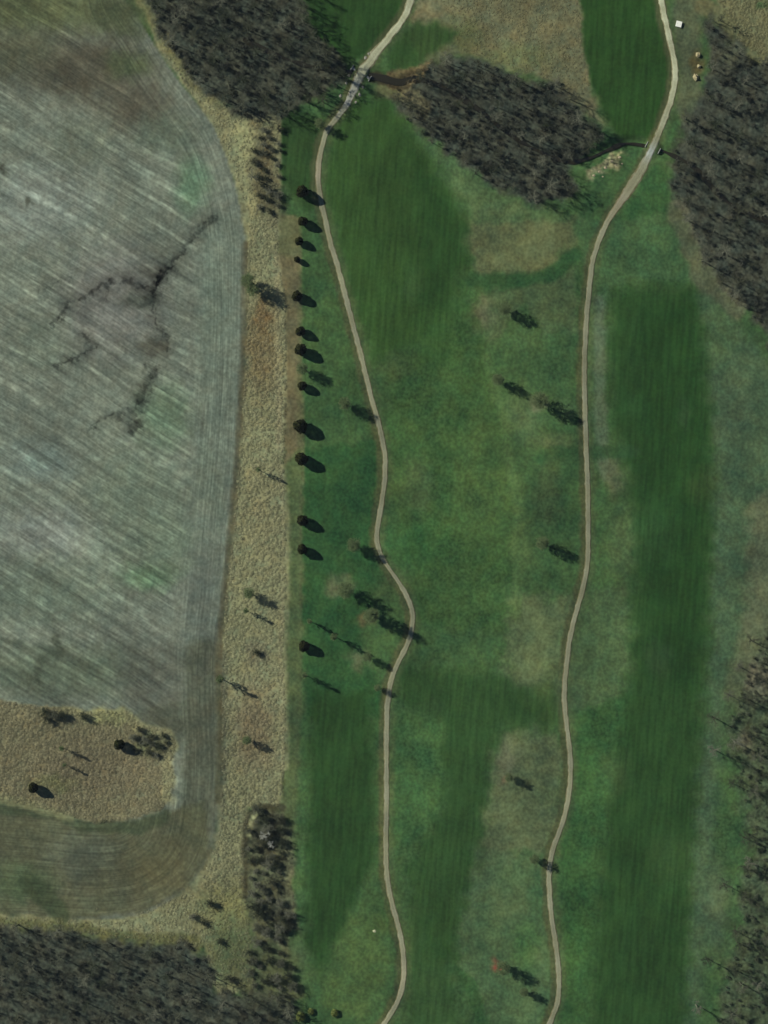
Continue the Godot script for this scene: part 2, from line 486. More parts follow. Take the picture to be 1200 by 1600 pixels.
	blob(436, 1430, 18, 30, 62, 64, 52, 0.8)
	blob(1185, 1060, 24, 40, 112, 102, 86, 0.6)
	blob(1170, 1160, 16, 20, 124, 110, 86, 0.7)
	blob(1140, 90, 20, 20, 112, 112, 84, 0.6)
	stroke([1060, 330, 1085, 400, 1105, 440, 1150, 480], 10, 94, 90, 70, 14, 5, 0.7)
	stroke([600, 140, 640, 150, 660, 170], 8, 104, 96, 68, 12, 5, 0.7)
	blob(420, 1510, 60, 70, 82, 86, 62, 0.85)
	# creek banks
	zone([604, 110, 640, 104, 672, 96, 660, 124, 640, 136, 606, 136], 116, 98, 68, 6, 4, LITTER, 0.9)
	zone([912, 266, 935, 254, 966, 238, 974, 246, 966, 258, 944, 270, 922, 277], 146, 134, 102, 9, 12, LITTER, 0.85)
	stroke([585, 120, 630, 130], 6, 62, 58, 42, 6, 3, 0.9)
	blob(1090, 100, 11, 26, 96, 84, 52, 0.9)
	blob(530, 915, 26, 18, 92, 90, 66, 0.8)
	blob(575, 965, 14, 12, 106, 88, 60, 0.8)
	blob(560, 1030, 20, 18, 100, 104, 76, 0.8)
	blob(795, 1213, 10, 8, 118, 96, 72, 0.7)
	blob(779, 1508, 12, 9, 158, 82, 66, 0.95)
	blob(840, 630, 16, 14, 106, 102, 78, 0.7)
	# the ring track by the white-barked tree
	stroke([440, 1262, 410, 1262, 391, 1272, 384, 1290, 383, 1340, 383, 1400], 3, 74, 72, 52, 4, 1, 0.9)
	stroke([404, 1266, 392, 1282, 389, 1304], 2, 142, 138, 102, 4, 1, 0.9)
	for i in 26:
		var x := rng.randf_range(600, 1100)
		var y := rng.randf_range(420, 1560)
		blob(x, y, rng.randf_range(14, 40), rng.randf_range(20, 60), rng.randi_range(52, 84), rng.randi_range(82, 100), rng.randi_range(46, 62), 0.3)


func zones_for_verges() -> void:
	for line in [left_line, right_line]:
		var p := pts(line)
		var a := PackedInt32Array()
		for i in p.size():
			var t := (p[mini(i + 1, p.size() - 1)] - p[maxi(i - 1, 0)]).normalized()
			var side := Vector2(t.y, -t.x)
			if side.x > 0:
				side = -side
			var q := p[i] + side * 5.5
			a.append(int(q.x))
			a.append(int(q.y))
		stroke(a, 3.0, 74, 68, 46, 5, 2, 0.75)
		stroke(line, 7.0, 80, 90, 58, 9, 3, 0.6)


func low_row(j: int) -> void:
	for i in LW:
		var p := Vector2(i * 4 + 2 - MARGIN, j * 4 + 2 - MARGIN)
		var wx := warp_x.get_noise_2dv(p)
		var wy := warp_y.get_noise_2dv(p)
		var c := Vector3(64, 89, 53)
		var k := [1.0, 0.0, 0.0, 0.0, 0.0]
		for z in zones:
			var q := p + Vector2(wx, wy) * (z.w as float) * 1.4
			if q.x < z.lo.x or q.y < z.lo.y or q.x > z.hi.x or q.y > z.hi.y:
				continue
			var t: float
			if z.line:
				t = 1.0 - smoothstep(z.wide, z.wide + z.f, line_distance(q, z.p))
			elif z.p.is_empty():
				t = 1.0 - smoothstep(0.25, 1.35, ((q - z.at) / z.r).length())
			else:
				t = smoothstep(-0.5 * z.f, 0.5 * z.f, signed(q, z.p))
			if t <= 0.0:
				continue
			c = c.lerp(z.c, t * z.a)
			if z.k >= 0:
				for m in 5:
					k[m] = lerpf(k[m], 1.0 if m == z.k else 0.0, t)
		var o := (j * LW + i) * 3
		var grey: float = (c.x + c.y + c.z) / 3.0
		c = c.lerp(Vector3(grey, grey, grey), 0.05 * k[1])
		low_rgb[o] = int(clampf(c.x - 0.08 * maxf(c.x - 50.0, 0.0), 0, 255))
		low_rgb[o + 1] = int(clampf(c.y, 0, 255))
		low_rgb[o + 2] = int(clampf(c.z, 0, 255))
		o = (j * LW + i) * 4
		for m in 4:
			low_kind[o + m] = int(255.0 * k[m + 1])


func full_band(b: int) -> void:
	var rows := TH / bands.size()
	var out := PackedByteArray()
	out.resize(rows * TW * 3)
	var turn := deg_to_rad(32.0)
	var cs := cos(turn)
	var sn := sin(turn)
	var o := 0
	for jj in rows:
		var j := b * rows + jj
		var y := float(j - MARGIN)
		for i in TW:
			var x := float(i - MARGIN)
			var n := j * TW + i
			var kt := full_kind[n * 4] / 255.0
			var kf := full_kind[n * 4 + 1] / 255.0
			var km := full_kind[n * 4 + 2] / 255.0
			var kw := full_kind[n * 4 + 3] / 255.0
			var kr := 1.0 - kt - kf - km - kw
			var fine := n_fine.get_noise_2d(x, y)
			var mid := n_mid.get_noise_2d(x, y)
			var hue := n_hue.get_noise_2d(x, y)
			var m := 1.0 + fine * (0.20 * kr + 0.10 * kt + 0.16 * kf + 0.20 * km + 0.34 * kw) + mid * (0.14 * kr + 0.06 * kt + 0.12 * kf + 0.14 * km + 0.30 * kw)
			var r := 6.0 * hue * (kr + 0.4 * kt) + 4.0 * hue * kf + 12.0 * hue * km + 8.0 * hue * kw
			if kf > 0.02:
				var far := edge_far[n]
				var head := smoothstep(44.0, 96.0, far) if y < 1250.0 else smoothstep(-40.0, 10.0, y - 1250.0 - 60.0) * 0.0 + 0.0
				var bend := 14.0 * n_wide.get_noise_2d(x * 0.5, y * 0.5)
				var u := x * cs + y * sn
				var v := -x * sn + y * cs + bend * 0.3
				var s := 0.0
				if head > 0.0:
					s += head * (0.62 * n_streak.get_noise_2d(u * 0.035, v * 0.62) + 0.5 * n_streak.get_noise_2d(u * 0.09 + 500.0, v * 1.5) + 0.35 * n_streak.get_noise_2d(u * 0.012, v * 0.16 + 90.0))
				if head < 1.0:
					var along := y if y < 1250.0 else x
					s += (1.0 - head) * (0.7 * n_streak.get_noise_2d(far * 0.75, along * 0.02) + 0.4 * n_streak.get_noise_2d(far * 1.6, along * 0.06 + 300.0))
				var pale := n_wide.get_noise_2d(u * 0.22 + 3000.0, v * 6.5)
				s += head * 0.85 * smoothstep(0.18, 0.62, pale) - head * 0.5 * smoothstep(0.2, 0.6, -pale)
				if x > 40.0 and x < 350.0 and y > 325.0 and y < 690.0:
					var q := Vector2(x + 7.0 * n_mid.get_noise_2d(x * 1.6, y * 1.6) + 3.0 * fine, y + 7.0 * n_mid.get_noise_2d(x * 1.6 + 700.0, y * 1.6) + 3.0 * hue)
					for vein in veins:
						var d := line_distance(q, vein[0])
						if d < 26.0:
							var broken := clampf(0.75 + 1.1 * n_mid.get_noise_2d(x * 0.9 + 60.0, y * 0.9), 0.1, 1.0)
							m -= vein[2] * kf * (0.30 * broken * (1.0 - smoothstep(vein[1] * 0.2, vein[1] * 2.1, d)) + 0.10 * (1.0 - smoothstep(2.0, 20.0, d)))
				m += kf * (0.20 + 0.18 * mid) * s
			if kt > 0.05 or kr > 0.3:
				m += (0.14 * kt + 0.05 * kr) * n_streak.get_noise_2d(x * 0.55 + 0.04 * y, y * 0.05)
			var big := n_wide.get_noise_2d(x, y)
			m += big * (0.16 * kr + 0.10 * kt + 0.10 * kf + 0.10 * km)
			r += 4.0 * big * kr
			out[o] = int(clampf(full_rgb[n * 3] * m + r, 0.0, 255.0))
			out[o + 1] = int(clampf(full_rgb[n * 3 + 1] * m + r * 0.25, 0.0, 255.0))
			out[o + 2] = int(clampf(full_rgb[n * 3 + 2] * m - r * 0.2, 0.0, 255.0))
			o += 3
	bands[b] = out


func paint_ground() -> void:
	warp_x = noise(11, 0.03, 3)
	warp_y = noise(12, 0.03, 3)
	n_fine = noise(13, 0.14, 3)
	n_mid = noise(14, 0.045, 3)
	n_wide = noise(15, 0.009, 2)
	n_streak = noise(16, 0.22, 2)
	n_hue = noise(17, 0.028, 3)
	list_zones()
	list_veins()
	low_rgb.resize(LW * LH * 3)
	low_kind.resize(LW * LH * 4)
	for j in LH:
		low_row(j)
	# how far each point lies from the field's edge, coarse then smoothed up
	var edge := smooth(pts(field_line), 30.0)
	var coarse := PackedFloat32Array()
	coarse.resize(88 * 113)
	for j in 113:
		for i in 88:
			coarse[j * 88 + i] = line_distance(Vector2(i * 16 + 8 - MARGIN, j * 16 + 8 - MARGIN), edge)
	var im := Image.create_from_data(88, 113, false, Image.FORMAT_RF, coarse.to_byte_array())
	im.resize(88 * 16, 113 * 16, Image.INTERPOLATE_CUBIC)
	im.crop(TW, TH)
	edge_far = im.get_data().to_float32_array()
	var a := Image.create_from_data(LW, LH, false, Image.FORMAT_RGB8, low_rgb)
	a.resize(TW, TH, Image.INTERPOLATE_CUBIC)
	full_rgb = a.get_data()
	var k := Image.create_from_data(LW, LH, false, Image.FORMAT_RGBA8, low_kind)
	k.resize(TW, TH, Image.INTERPOLATE_BILINEAR)
	full_kind = k.get_data()
	bands.resize(12)
	var job := WorkerThreadPool.add_group_task(full_band, 12)
	WorkerThreadPool.wait_for_group_task_completion(job)
	var all := PackedByteArray()
	for b in bands:
		all.append_array(b)
	base_texture = ImageTexture.create_from_image(Image.create_from_data(TW, TH, false, Image.FORMAT_RGB8, all))


func soil(rough: float) -> StandardMaterial3D:
	var m := StandardMaterial3D.new()
	m.albedo_texture = base_texture
	m.roughness = rough
	m.metallic_specular = 0.15
	m.texture_repeat = false
	return m


# ---------------------------------------------------------------- ground meshes
func lay_sheets() -> void:
	var w := LW + 1
	var v := PackedVector3Array()
	var n := PackedVector3Array()
	var uv := PackedVector2Array()
	var ix := PackedInt32Array()
	for j in LH + 1:
		for i in w:
			v.append(Vector3(i - (600 + MARGIN) * S, heights[j * w + i], j - (800 + MARGIN) * S))
			n.append(slope(i, j))
			uv.append(Vector2(float(i) / LW, float(j) / LH))
	for j in LH:
		for i in LW:
			var k := j * w + i
			ix.append_array(PackedInt32Array([k, k + 1, k + w + 1, k, k + w + 1, k + w]))
	var mesh := ArrayMesh.new()
	var arr := []
	arr.resize(Mesh.ARRAY_MAX)
	arr[Mesh.ARRAY_VERTEX] = v
	arr[Mesh.ARRAY_NORMAL] = n
	arr[Mesh.ARRAY_TEX_UV] = uv
	arr[Mesh.ARRAY_INDEX] = ix
	mesh.add_surface_from_arrays(Mesh.PRIMITIVE_TRIANGLES, arr)
	# the land beyond, out to the horizon
	var st := SurfaceTool.new()
	st.begin(Mesh.PRIMITIVE_TRIANGLES)
	var x0 := -(600 + MARGIN) * S
	var z0 := -(800 + MARGIN) * S
	var far := 4000.0
	for r in [[-far, -far, far, z0], [-far, -z0, far, far], [-far, z0, x0, -z0], [-x0, z0, far, -z0]]:
		for q in [[0, 1], [2, 1], [2, 3], [0, 1], [2, 3], [0, 3]]:
			st.set_normal(Vector3.UP)
			st.set_uv(Vector2(r[q[0]], r[q[1]]) * 0.01)
			st.add_vertex(Vector3(r[q[0]], -0.4, r[q[1]]))
	st.commit(mesh)
	var g := structure("ground", mesh, null)
	g.set_surface_override_material(0, soil(0.95))
	var beyond := StandardMaterial3D.new()
	var ramp := Gradient.new()
	ramp.colors = PackedColorArray([Color8(48, 74, 42), Color8(80, 92, 58), Color8(112, 108, 80)])
	ramp.offsets = PackedFloat32Array([0.25, 0.5, 0.8])
	var nt := NoiseTexture2D.new()
	nt.noise = noise(40, 0.01, 5)
	nt.seamless = true
	nt.color_ramp = ramp
	beyond.albedo_texture = nt
	beyond.roughness = 0.95
	g.set_surface_override_material(1, beyond)

	var f := field_line.duplicate()
	f.append_array(PackedInt32Array([-100, -100]))
	sheet("ploughed_field", smooth_ring(f), 0.010, 0.95)
	sheet("long_grass_strip", smooth_ring([388, 340, 434, 335, 434, 410, 446, 460, 447, 600, 443, 720, 446, 820, 446, 930, 442, 1010, 446, 1100, 444, 1200, 438, 1260, 390, 1262, 383, 1300, 383, 1400, 330, 1410, 315, 1375, 335, 1330, 344, 1260, 347, 1180, 345, 1060, 352, 940, 366, 800, 379, 650, 386, 500, 387, 400]), 0.014, 0.95)
	sheet("scrub_ground", smooth_ring(scrub_line), 0.018, 0.95)
	sheet("fairway", smooth_ring([966, 456, 1020, 450, 1082, 452, 1096, 520, 1106, 640, 1109, 800, 1104, 1000, 1086, 1200, 1076, 1400, 1060, 1698, 932, 1698, 927, 1500, 942, 1350, 957, 1240, 977, 1130, 987, 1080, 992, 960, 994, 860, 987, 760, 960, 660, 956, 540]), 0.014, 0.9)
	sheet("fairway", smooth_ring([526, 195, 562, 156, 606, 160, 646, 220, 696, 294, 722, 345, 724, 405, 711, 440, 676, 496, 620, 552, 584, 552, 550, 460, 526, 370, 514, 300]), 0.014, 0.9)
	sheet("fairway", smooth_ring([912, -98, 1010, -98, 1022, 0, 1036, 60, 1042, 110, 1037, 150, 1026, 180, 1010, 210, 967, 208, 944, 165, 924, 110, 914, 40]), 0.014, 0.9)
	sheet("fairway", smooth_ring([490, 1086, 572, 1090, 582, 1200, 578, 1340, 556, 1400, 526, 1456, 500, 1512, 484, 1478, 488, 1300]), 0.014, 0.9)
	sheet("fairway", smooth_ring([628, 1046, 758, 1055, 870, 1098, 870, 1124, 776, 1130, 761, 1200, 744, 1320, 714, 1420, 702, 1504, 674, 1494, 646, 1360, 694, 1260, 694, 1136, 628, 1086]), 0.014, 0.9)
	sheet("fairway", smooth_ring([480, -98, 640, -98, 630, 0, 604, 46, 576, 76, 540, 88, 510, 66, 490, 20]), 0.014, 0.9)
	for a in [wood_nw, wood_mid, wood_e, wood_sw, wood_se]:
		sheet("woodland_floor", smooth_ring(a), 0.022, 1.0)


func smooth_ring(a: PackedInt32Array) -> PackedVector2Array:
	var p := pts(a)
	var r := PackedVector2Array()
	var n := p.size()
	for i in n:
		var t0 := (p[(i + 1) % n] - p[(i + n - 1) % n]) / 6.0
		var t1 := (p[(i + 2) % n] - p[i]) / 6.0
		var len := p[i].distance_to(p[(i + 1) % n])
		t0 = t0.limit_length(len * 0.3)
		t1 = t1.limit_length(len * 0.3)
		for k in 3:
			r.append(p[i].bezier_interpolate(p[i] + t0, p[(i + 1) % n] - t1, p[(i + 1) % n], k / 3.0))
	for i in r.size():
		r[i] = r[i].clamp(Vector2(-99, -99), Vector2(1299, 1699))
	return r


func sheet(called: String, ring: PackedVector2Array, lift: float, rough: float) -> void:
	# a sheet that follows the ground's own triangles, cut to the ring
	var poly := PackedVector2Array()
	var lo := Vector2(1e9, 1e9)
	var hi := Vector2(-1e9, -1e9)
	for q in ring:
		var g := (q + Vector2(MARGIN, MARGIN)) * S
		poly.append(g)
		lo = lo.min(g)
		hi = hi.max(g)
	var i0 := maxi(int(lo.x), 0)
	var j0 := maxi(int(lo.y), 0)
	var i1 := mini(int(hi.x) + 1, LW)
	var j1 := mini(int(hi.y) + 1, LH)
	var nw := i1 - i0 + 1
	var inside := PackedByteArray()
	inside.resize(nw * (j1 - j0 + 1))
	for j in range(j0, j1 + 1):
		for i in range(i0, i1 + 1):
			inside[(j - j0) * nw + i - i0] = 1 if Geometry2D.is_point_in_polygon(Vector2(i, j), poly) else 0
	var flat := PackedVector2Array()
	for j in range(j0, j1):
		for i in range(i0, i1):
			var k := (j - j0) * nw + i - i0
			var s := inside[k] + inside[k + 1] + inside[k + nw] + inside[k + nw + 1]
			var a := Vector2(i, j)
			var b := Vector2(i + 1, j)
			var c := Vector2(i + 1, j + 1)
			var d := Vector2(i, j + 1)
			if s == 4:
				flat.append_array(PackedVector2Array([a, b, c, a, c, d]))
			elif s > 0:
				for tri in [PackedVector2Array([a, b, c]), PackedVector2Array([a, c, d])]:
					for piece in Geometry2D.intersect_polygons(tri, poly):
						var t := Geometry2D.triangulate_polygon(piece)
						for q in t.size() / 3:
							var u: Vector2 = piece[t[3 * q]]
							var v: Vector2 = piece[t[3 * q + 1]]
							var w: Vector2 = piece[t[3 * q + 2]]
							if (v - u).cross(w - u) < 0:
								flat.append_array(PackedVector2Array([u, w, v]))
							else:
								flat.append_array(PackedVector2Array([u, v, w]))
	var vs := PackedVector3Array()
	var ns := PackedVector3Array()
	var uvs := PackedVector2Array()
	vs.resize(flat.size())
	ns.resize(flat.size())
	uvs.resize(flat.size())
	for q in flat.size():
		var g := flat[q]
		var x := g.x - (600 + MARGIN) * S
		var z := g.y - (800 + MARGIN) * S
		vs[q] = Vector3(x, height(x, z) + lift, z)
		ns[q] = slope(clampi(roundi(g.x), 0, LW), clampi(roundi(g.y), 0, LH))
		uvs[q] = Vector2(g.x / LW, g.y / LH)
	var arr := []
	arr.resize(Mesh.ARRAY_MAX)
	arr[Mesh.ARRAY_VERTEX] = vs
	arr[Mesh.ARRAY_NORMAL] = ns
	arr[Mesh.ARRAY_TEX_UV] = uvs
	var mesh := ArrayMesh.new()
	mesh.add_surface_from_arrays(Mesh.PRIMITIVE_TRIANGLES, arr)
	structure(called, mesh, soil(rough))


# ---------------------------------------------------------------- cart paths
func lay_paths() -> void:
	for which in 2:
		var line := smooth(pts(left_line if which == 0 else right_line), 2.0)
		var wob := noise(50 + which, 0.09, 3)
		var st := SurfaceTool.new()
		st.begin(Mesh.PRIMITIVE_TRIANGLES)
		var cross := [-1.12, -1.0, -0.6, -0.2, 0.2, 0.6, 1.0, 1.12]
		var rows := []
		for i in line.size():
			var p := line[i]
			var t := (line[mini(i + 1, line.size() - 1)] - line[maxi(i - 1, 0)]).normalized()
			var side := Vector2(-t.y, t.x)
			var half := 4.1
			if which == 0:
				half = lerpf(5.4, 4.15, smoothstep(60, 230, p.y)) + 2.6 * exp(-pow((p.y - 110.0) / 34.0, 2))
				half -= 1.3 * exp(-pow((p.y - 895.0) / 26.0, 2))
			else:
				half = lerpf(5.0, 4.05, smoothstep(150, 400, p.y)) + 2.8 * exp(-pow((p.y - 285.0) / 40.0, 2))
			var row := []
			for c in cross:
				var hw := half * (1.0 + 0.26 * wob.get_noise_2d(i * 1.0, 40.0 * signf(c)))
				var q := P(p.x + side.x * c * hw, p.y + side.y * c * hw)
				var y: float = height(q.x, q.y) + (0.07 + 0.03 * (1.0 - c * c) if absf(c) <= 1.0 else -0.06)
				row.append([Vector3(q.x, y, q.y), Vector2(c * 0.5 / 1.12 + 0.5, float(i) / (line.size() - 1))])
			rows.append(row)
		for i in rows.size() - 1:
			for k in cross.size() - 1:
				for q in [[0, 0], [1, 1], [0, 1], [0, 0], [1, 0], [1, 1]]:
					var e = rows[i + q[0]][k + q[1]]
					st.set_uv(e[1])
					st.add_vertex(e[0])
		st.generate_normals()
		var im := Image.create(32, 2048, false, Image.FORMAT_RGB8)
		var fine := noise(60 + which, 0.25, 3)
		var wide := noise(62 + which, 0.012, 3)
		for y in 2048:
			var py := line[int(y / 2048.0 * (line.size() - 1))].y
			var c := Vector3(127, 129, 106)
			c = c.lerp(Vector3(172, 176, 146), 1.0 - smoothstep(60.0, 200.0, py) if which == 0 else 1.0 - smoothstep(130.0, 300.0, py))
			if which == 0:
				c = c.lerp(Vector3(150, 154, 150), exp(-pow((py - 150.0) / 30.0, 2)))  # cool grey of the tree shade by the creek, put into the path colour
				c = c.lerp(Vector3(146, 132, 116), 0.5 * exp(-pow((py - 265.0) / 24.0, 2)))
				c = c.lerp(Vector3(176, 170, 142), 0.6 * exp(-pow((py - 1525.0) / 30.0, 2)))
			else:
				c = c.lerp(Vector3(156, 164, 158), 0.9 * exp(-pow((py - 235.0) / 14.0, 2)))
				c = c.lerp(Vector3(142, 130, 112), 0.4 * exp(-pow((py - 320.0) / 24.0, 2)))
			var w := wide.get_noise_1d(y * 1.0)
			c = c.lerp(Vector3(122, 122, 92), clampf(0.5 * wide.get_noise_1d(y * 2.0 + 900.0) + 0.2, 0, 1))
			for x in 32:
				var a := absf(x - 15.5) / 15.5
				var track := exp(-pow((a - 0.5) / 0.2, 2))
				var m := 1.0 + 0.14 * w + 0.16 * fine.get_noise_2d(x * 1.4, y * 0.9) + 0.10 * fine.get_noise_2d(x * 1.8 + 100.0, y * 0.05) + 0.06 * track
				var d := c * m
				if a > 0.74:
					d = d.lerp(Vector3(92, 86, 60), clampf(0.65 + fine.get_noise_2d(x * 0.3, y * 0.3 + 700.0) * 1.2, 0, 1) * 0.8)
				im.set_pixel(x, y, Color8(clampi(int(d.x), 0, 255), clampi(int(d.y), 0, 255), clampi(int(d.z), 0, 255)))
		var m := StandardMaterial3D.new()
		m.albedo_texture = ImageTexture.create_from_image(im)
		m.roughness = 0.9
		m.metallic_specular = 0.2
		m.texture_repeat = false
		structure("cart_path", st.commit(), m)


func lay_creek() -> void:
	var line := smooth(pts(creek_line), 4.0)
	var a := noise(3, 0.0032, 2)
	var b := noise(4, 0.013, 2)
	var wob := noise(70, 0.1, 2)
	var water := StandardMaterial3D.new()
	water.albedo_color = Color8(40, 38, 26)
	water.roughness = 0.12
	for run in [[0, 556.0], [572.0, 1013.0], [1027.0, 1290.0]]:
		var st := SurfaceTool.new()
		st.begin(Mesh.PRIMITIVE_TRIANGLES)
		var last := []
		for i in line.size():
			var p := line[i]
			if p.x < run[0] or p.x > run[1]:
				continue
			var t := (line[mini(i + 1, line.size() - 1)] - line[maxi(i - 1, 0)]).normalized()
			var side := Vector2(-t.y, t.x)
			var half := 3.2 + 2.4 * wob.get_noise_1d(i)
			half += 3.0 * exp(-pow((p.x - 615.0) / 22.0, 2))
			var y := 1.6 * a.get_noise_2dv(p) + 0.28 * b.get_noise_2dv(p) - 0.95
			var l := P(p.x - side.x * half, p.y - side.y * half)
			var r := P(p.x + side.x * half, p.y + side.y * half)
			var now := [Vector3(l.x, y, l.y), Vector3(r.x, y, r.y)]
			if last:
				for v in [last[0], now[0], now[1], last[0], now[1], last[1]]:
					st.set_normal(Vector3.UP)
					st.add_vertex(v)
			last = now
		structure("creek", st.commit(), water)


# ---------------------------------------------------------------- plants: meshes
class Limbs:
	var v := PackedVector3Array()
	var n := PackedVector3Array()

	func seg(a: Vector3, b: Vector3, ra: float, rb: float, sides := 3) -> void:
		var d := (b - a).normalized()
		var s := d.cross(Vector3.UP if absf(d.y) < 0.9 else Vector3.RIGHT).normalized()
		var t := s.cross(d)
		for k in sides:
			var p := TAU * k / sides
			var q := TAU * (k + 1) / sides
			var u := s * cos(p) + t * sin(p)
			var w := s * cos(q) + t * sin(q)
			if (b + u * rb - a - u * ra).cross(b + w * rb - a - u * ra).dot(u + w) > 0.0:
				v.append_array(PackedVector3Array([a + u * ra, b + w * rb, b + u * rb, a + u * ra, a + w * ra, b + w * rb]))
				n.append_array(PackedVector3Array([u, w, u, u, w, w]))
			else:
				v.append_array(PackedVector3Array([a + u * ra, b + u * rb, b + w * rb, a + u * ra, b + w * rb, a + w * ra]))
				n.append_array(PackedVector3Array([u, u, w, u, w, w]))

	func mesh() -> ArrayMesh:
		var arr := []
		arr.resize(Mesh.ARRAY_MAX)
		arr[Mesh.ARRAY_VERTEX] = v
		arr[Mesh.ARRAY_NORMAL] = n
		var m := ArrayMesh.new()
		m.add_surface_from_arrays(Mesh.PRIMITIVE_TRIANGLES, arr)
		return m


func ball() -> Vector3:
	var d := Vector3(rng.randfn(), rng.randfn(), rng.randfn())
	return d.normalized() * pow(rng.randf(), 0.333)


func limb(l: Limbs, a: Vector3, b: Vector3, ra: float, rb: float, steps: int, sides := 3) -> PackedVector3Array:
	var r := PackedVector3Array([a])
	var sway := ball() * a.distance_to(b) * 0.18 + Vector3.DOWN * a.distance_to(b) * 0.05
	for i in steps:
		var t := float(i + 1) / steps
		var p := a.lerp(b, t) + sway * (4.0 * t * (1.0 - t))
		l.seg(r[i], p, lerpf(ra, rb, float(i) / steps), lerpf(ra, rb, t), sides)
		r.append(p)
	return r


# tall: height; wide: crown radius; clear: share of the height below the crown; point: how far the crown narrows to its top
func bare_tree_meshes(tall: float, wide: float, clear: float, point: float, limbs: int, fine: float, up: float) -> Array:
	var trunk := Limbs.new()
	var crown := Limbs.new()
	var r0 := tall * 0.017
	var lean := Vector3(rng.randfn() * 0.03, 1.0, rng.randfn() * 0.03) * tall * 0.86
	var spine := PackedVector3Array()
	for i in 7:
		var t := i / 6.0
		spine.append(lean * t + Vector3(rng.randfn(), 0, rng.randfn()) * 0.012 * tall * t)
	for i in 6:
		trunk.seg(spine[i], spine[i + 1], r0 * (1.25 if i == 0 else 1.0 - i / 7.0), r0 * (1.0 - (i + 1) / 7.0), 7)
	var mid := Vector3(0, tall * (clear + 1.0) * 0.5, 0)
	var half := tall * (1.0 - clear) * 0.5
	for i in limbs:
		var t := lerpf(clear * 0.9, 0.84, (i + rng.randf()) / limbs)
		var s := clampf(t / 0.86 * 6.0, 0.0, 5.99)
		var at := spine[int(s)].lerp(spine[int(s) + 1], s - int(s))
		var turn := i * 2.4 + rng.randf() * 0.7
		var rise := clampf((t - clear) / (1.0 - clear) + up * rng.randf_range(0.5, 1.2), 0.12, 0.98)
		var girth := wide * sqrt(maxf(0.04, 1.0 - pow(rise * 2.0 - 1.0, 2))) * (1.0 - point * rise)
		var tip := Vector3(cos(turn) * girth, tall * lerpf(clear, 1.0, rise), sin(turn) * girth) * Vector3(rng.randf_range(0.75, 1.05), 1, rng.randf_range(0.75, 1.05))
		var path := limb(crown, at, tip, r0 * 0.5, r0 * 0.12, 4, 4)
		for k in 6:
			var u := lerpf(0.3, 1.0, (k + rng.randf()) / 6.0) * 3.99
			var from := path[int(u)].lerp(path[int(u) + 1], u - int(u))
			var out := (from - mid) / Vector3(wide, half, wide)
			var to := from + (ball() * 0.75 + out.normalized() * 0.28 + Vector3.UP * up * 0.5) * wide * 0.62
			var q := (to - mid) / Vector3(wide, half, wide)
			if q.length() > 1.0:
				to = mid + q.normalized() * Vector3(wide, half, wide) * rng.randf_range(0.9, 1.04)
			var branch := limb(crown, from, to, r0 * 0.19, r0 * 0.07, 2)
			for m in 5:
				var w := rng.randf_range(0.25, 1.0) * 1.99
				var start := branch[int(w)].lerp(branch[int(w) + 1], w - int(w))
				var end := start + (ball().normalized() * 0.8 + Vector3.UP * up) * wide * rng.randf_range(0.18, 0.34)
				crown.seg(start, end, r0 * 0.085 * fine, r0 * 0.05 * fine)
				for z in 4:
					var p := start.lerp(end, rng.randf_range(0.2, 1.0))
					crown.seg(p, p + (ball().normalized() + Vector3.UP * up) * wide * rng.randf_range(0.10, 0.2), r0 * 0.06 * fine, r0 * 0.03 * fine)
	return [trunk.mesh(), crown.mesh()]


func shrub_mesh(tall: float, wide: float, stems: int) -> ArrayMesh:
	var l := Limbs.new()
	for i in stems:
		var b := ball() * wide
		var a := Vector3(b.x * 0.25, 0, b.z * 0.25)
		var tip := Vector3(b.x, tall * rng.randf_range(0.5, 1.0), b.z)
		var path := limb(l, a, tip, 0.035, 0.018, 2)
		for k in 7:
			var from := path[1].lerp(path[2], rng.randf())
			var to := from + (ball().normalized() + Vector3.UP * 0.4) * wide * 0.4
			l.seg(from, to, 0.026, 0.014)
			for m in 3:
				var p := from.lerp(to, rng.randf())
				l.seg(p, p + ball().normalized() * wide * 0.25, 0.02, 0.012)
	return l.mesh()


func sapling_mesh(tall: float, wide: float) -> ArrayMesh:
	var l := Limbs.new()
	var path := limb(l, Vector3.ZERO, Vector3(0.3, tall, -0.2), 0.09, 0.02, 5)
	for i in 26:
		var t := rng.randf_range(1.2, 4.99)
		var from := path[int(t)].lerp(path[int(t) + 1], t - int(t))
		var turn := i * 2.4
		var to := from + Vector3(cos(turn), rng.randf_range(0.5, 1.2), sin(turn)) * wide * rng.randf_range(0.4, 0.9)
		l.seg(from, to, 0.035, 0.015)
		for k in 2:
			var p := from.lerp(to, rng.randf_range(0.3, 1.0))
			l.seg(p, p + (ball().normalized() + Vector3.UP * 0.5) * wide * 0.4, 0.02, 0.01)
	return l.mesh()


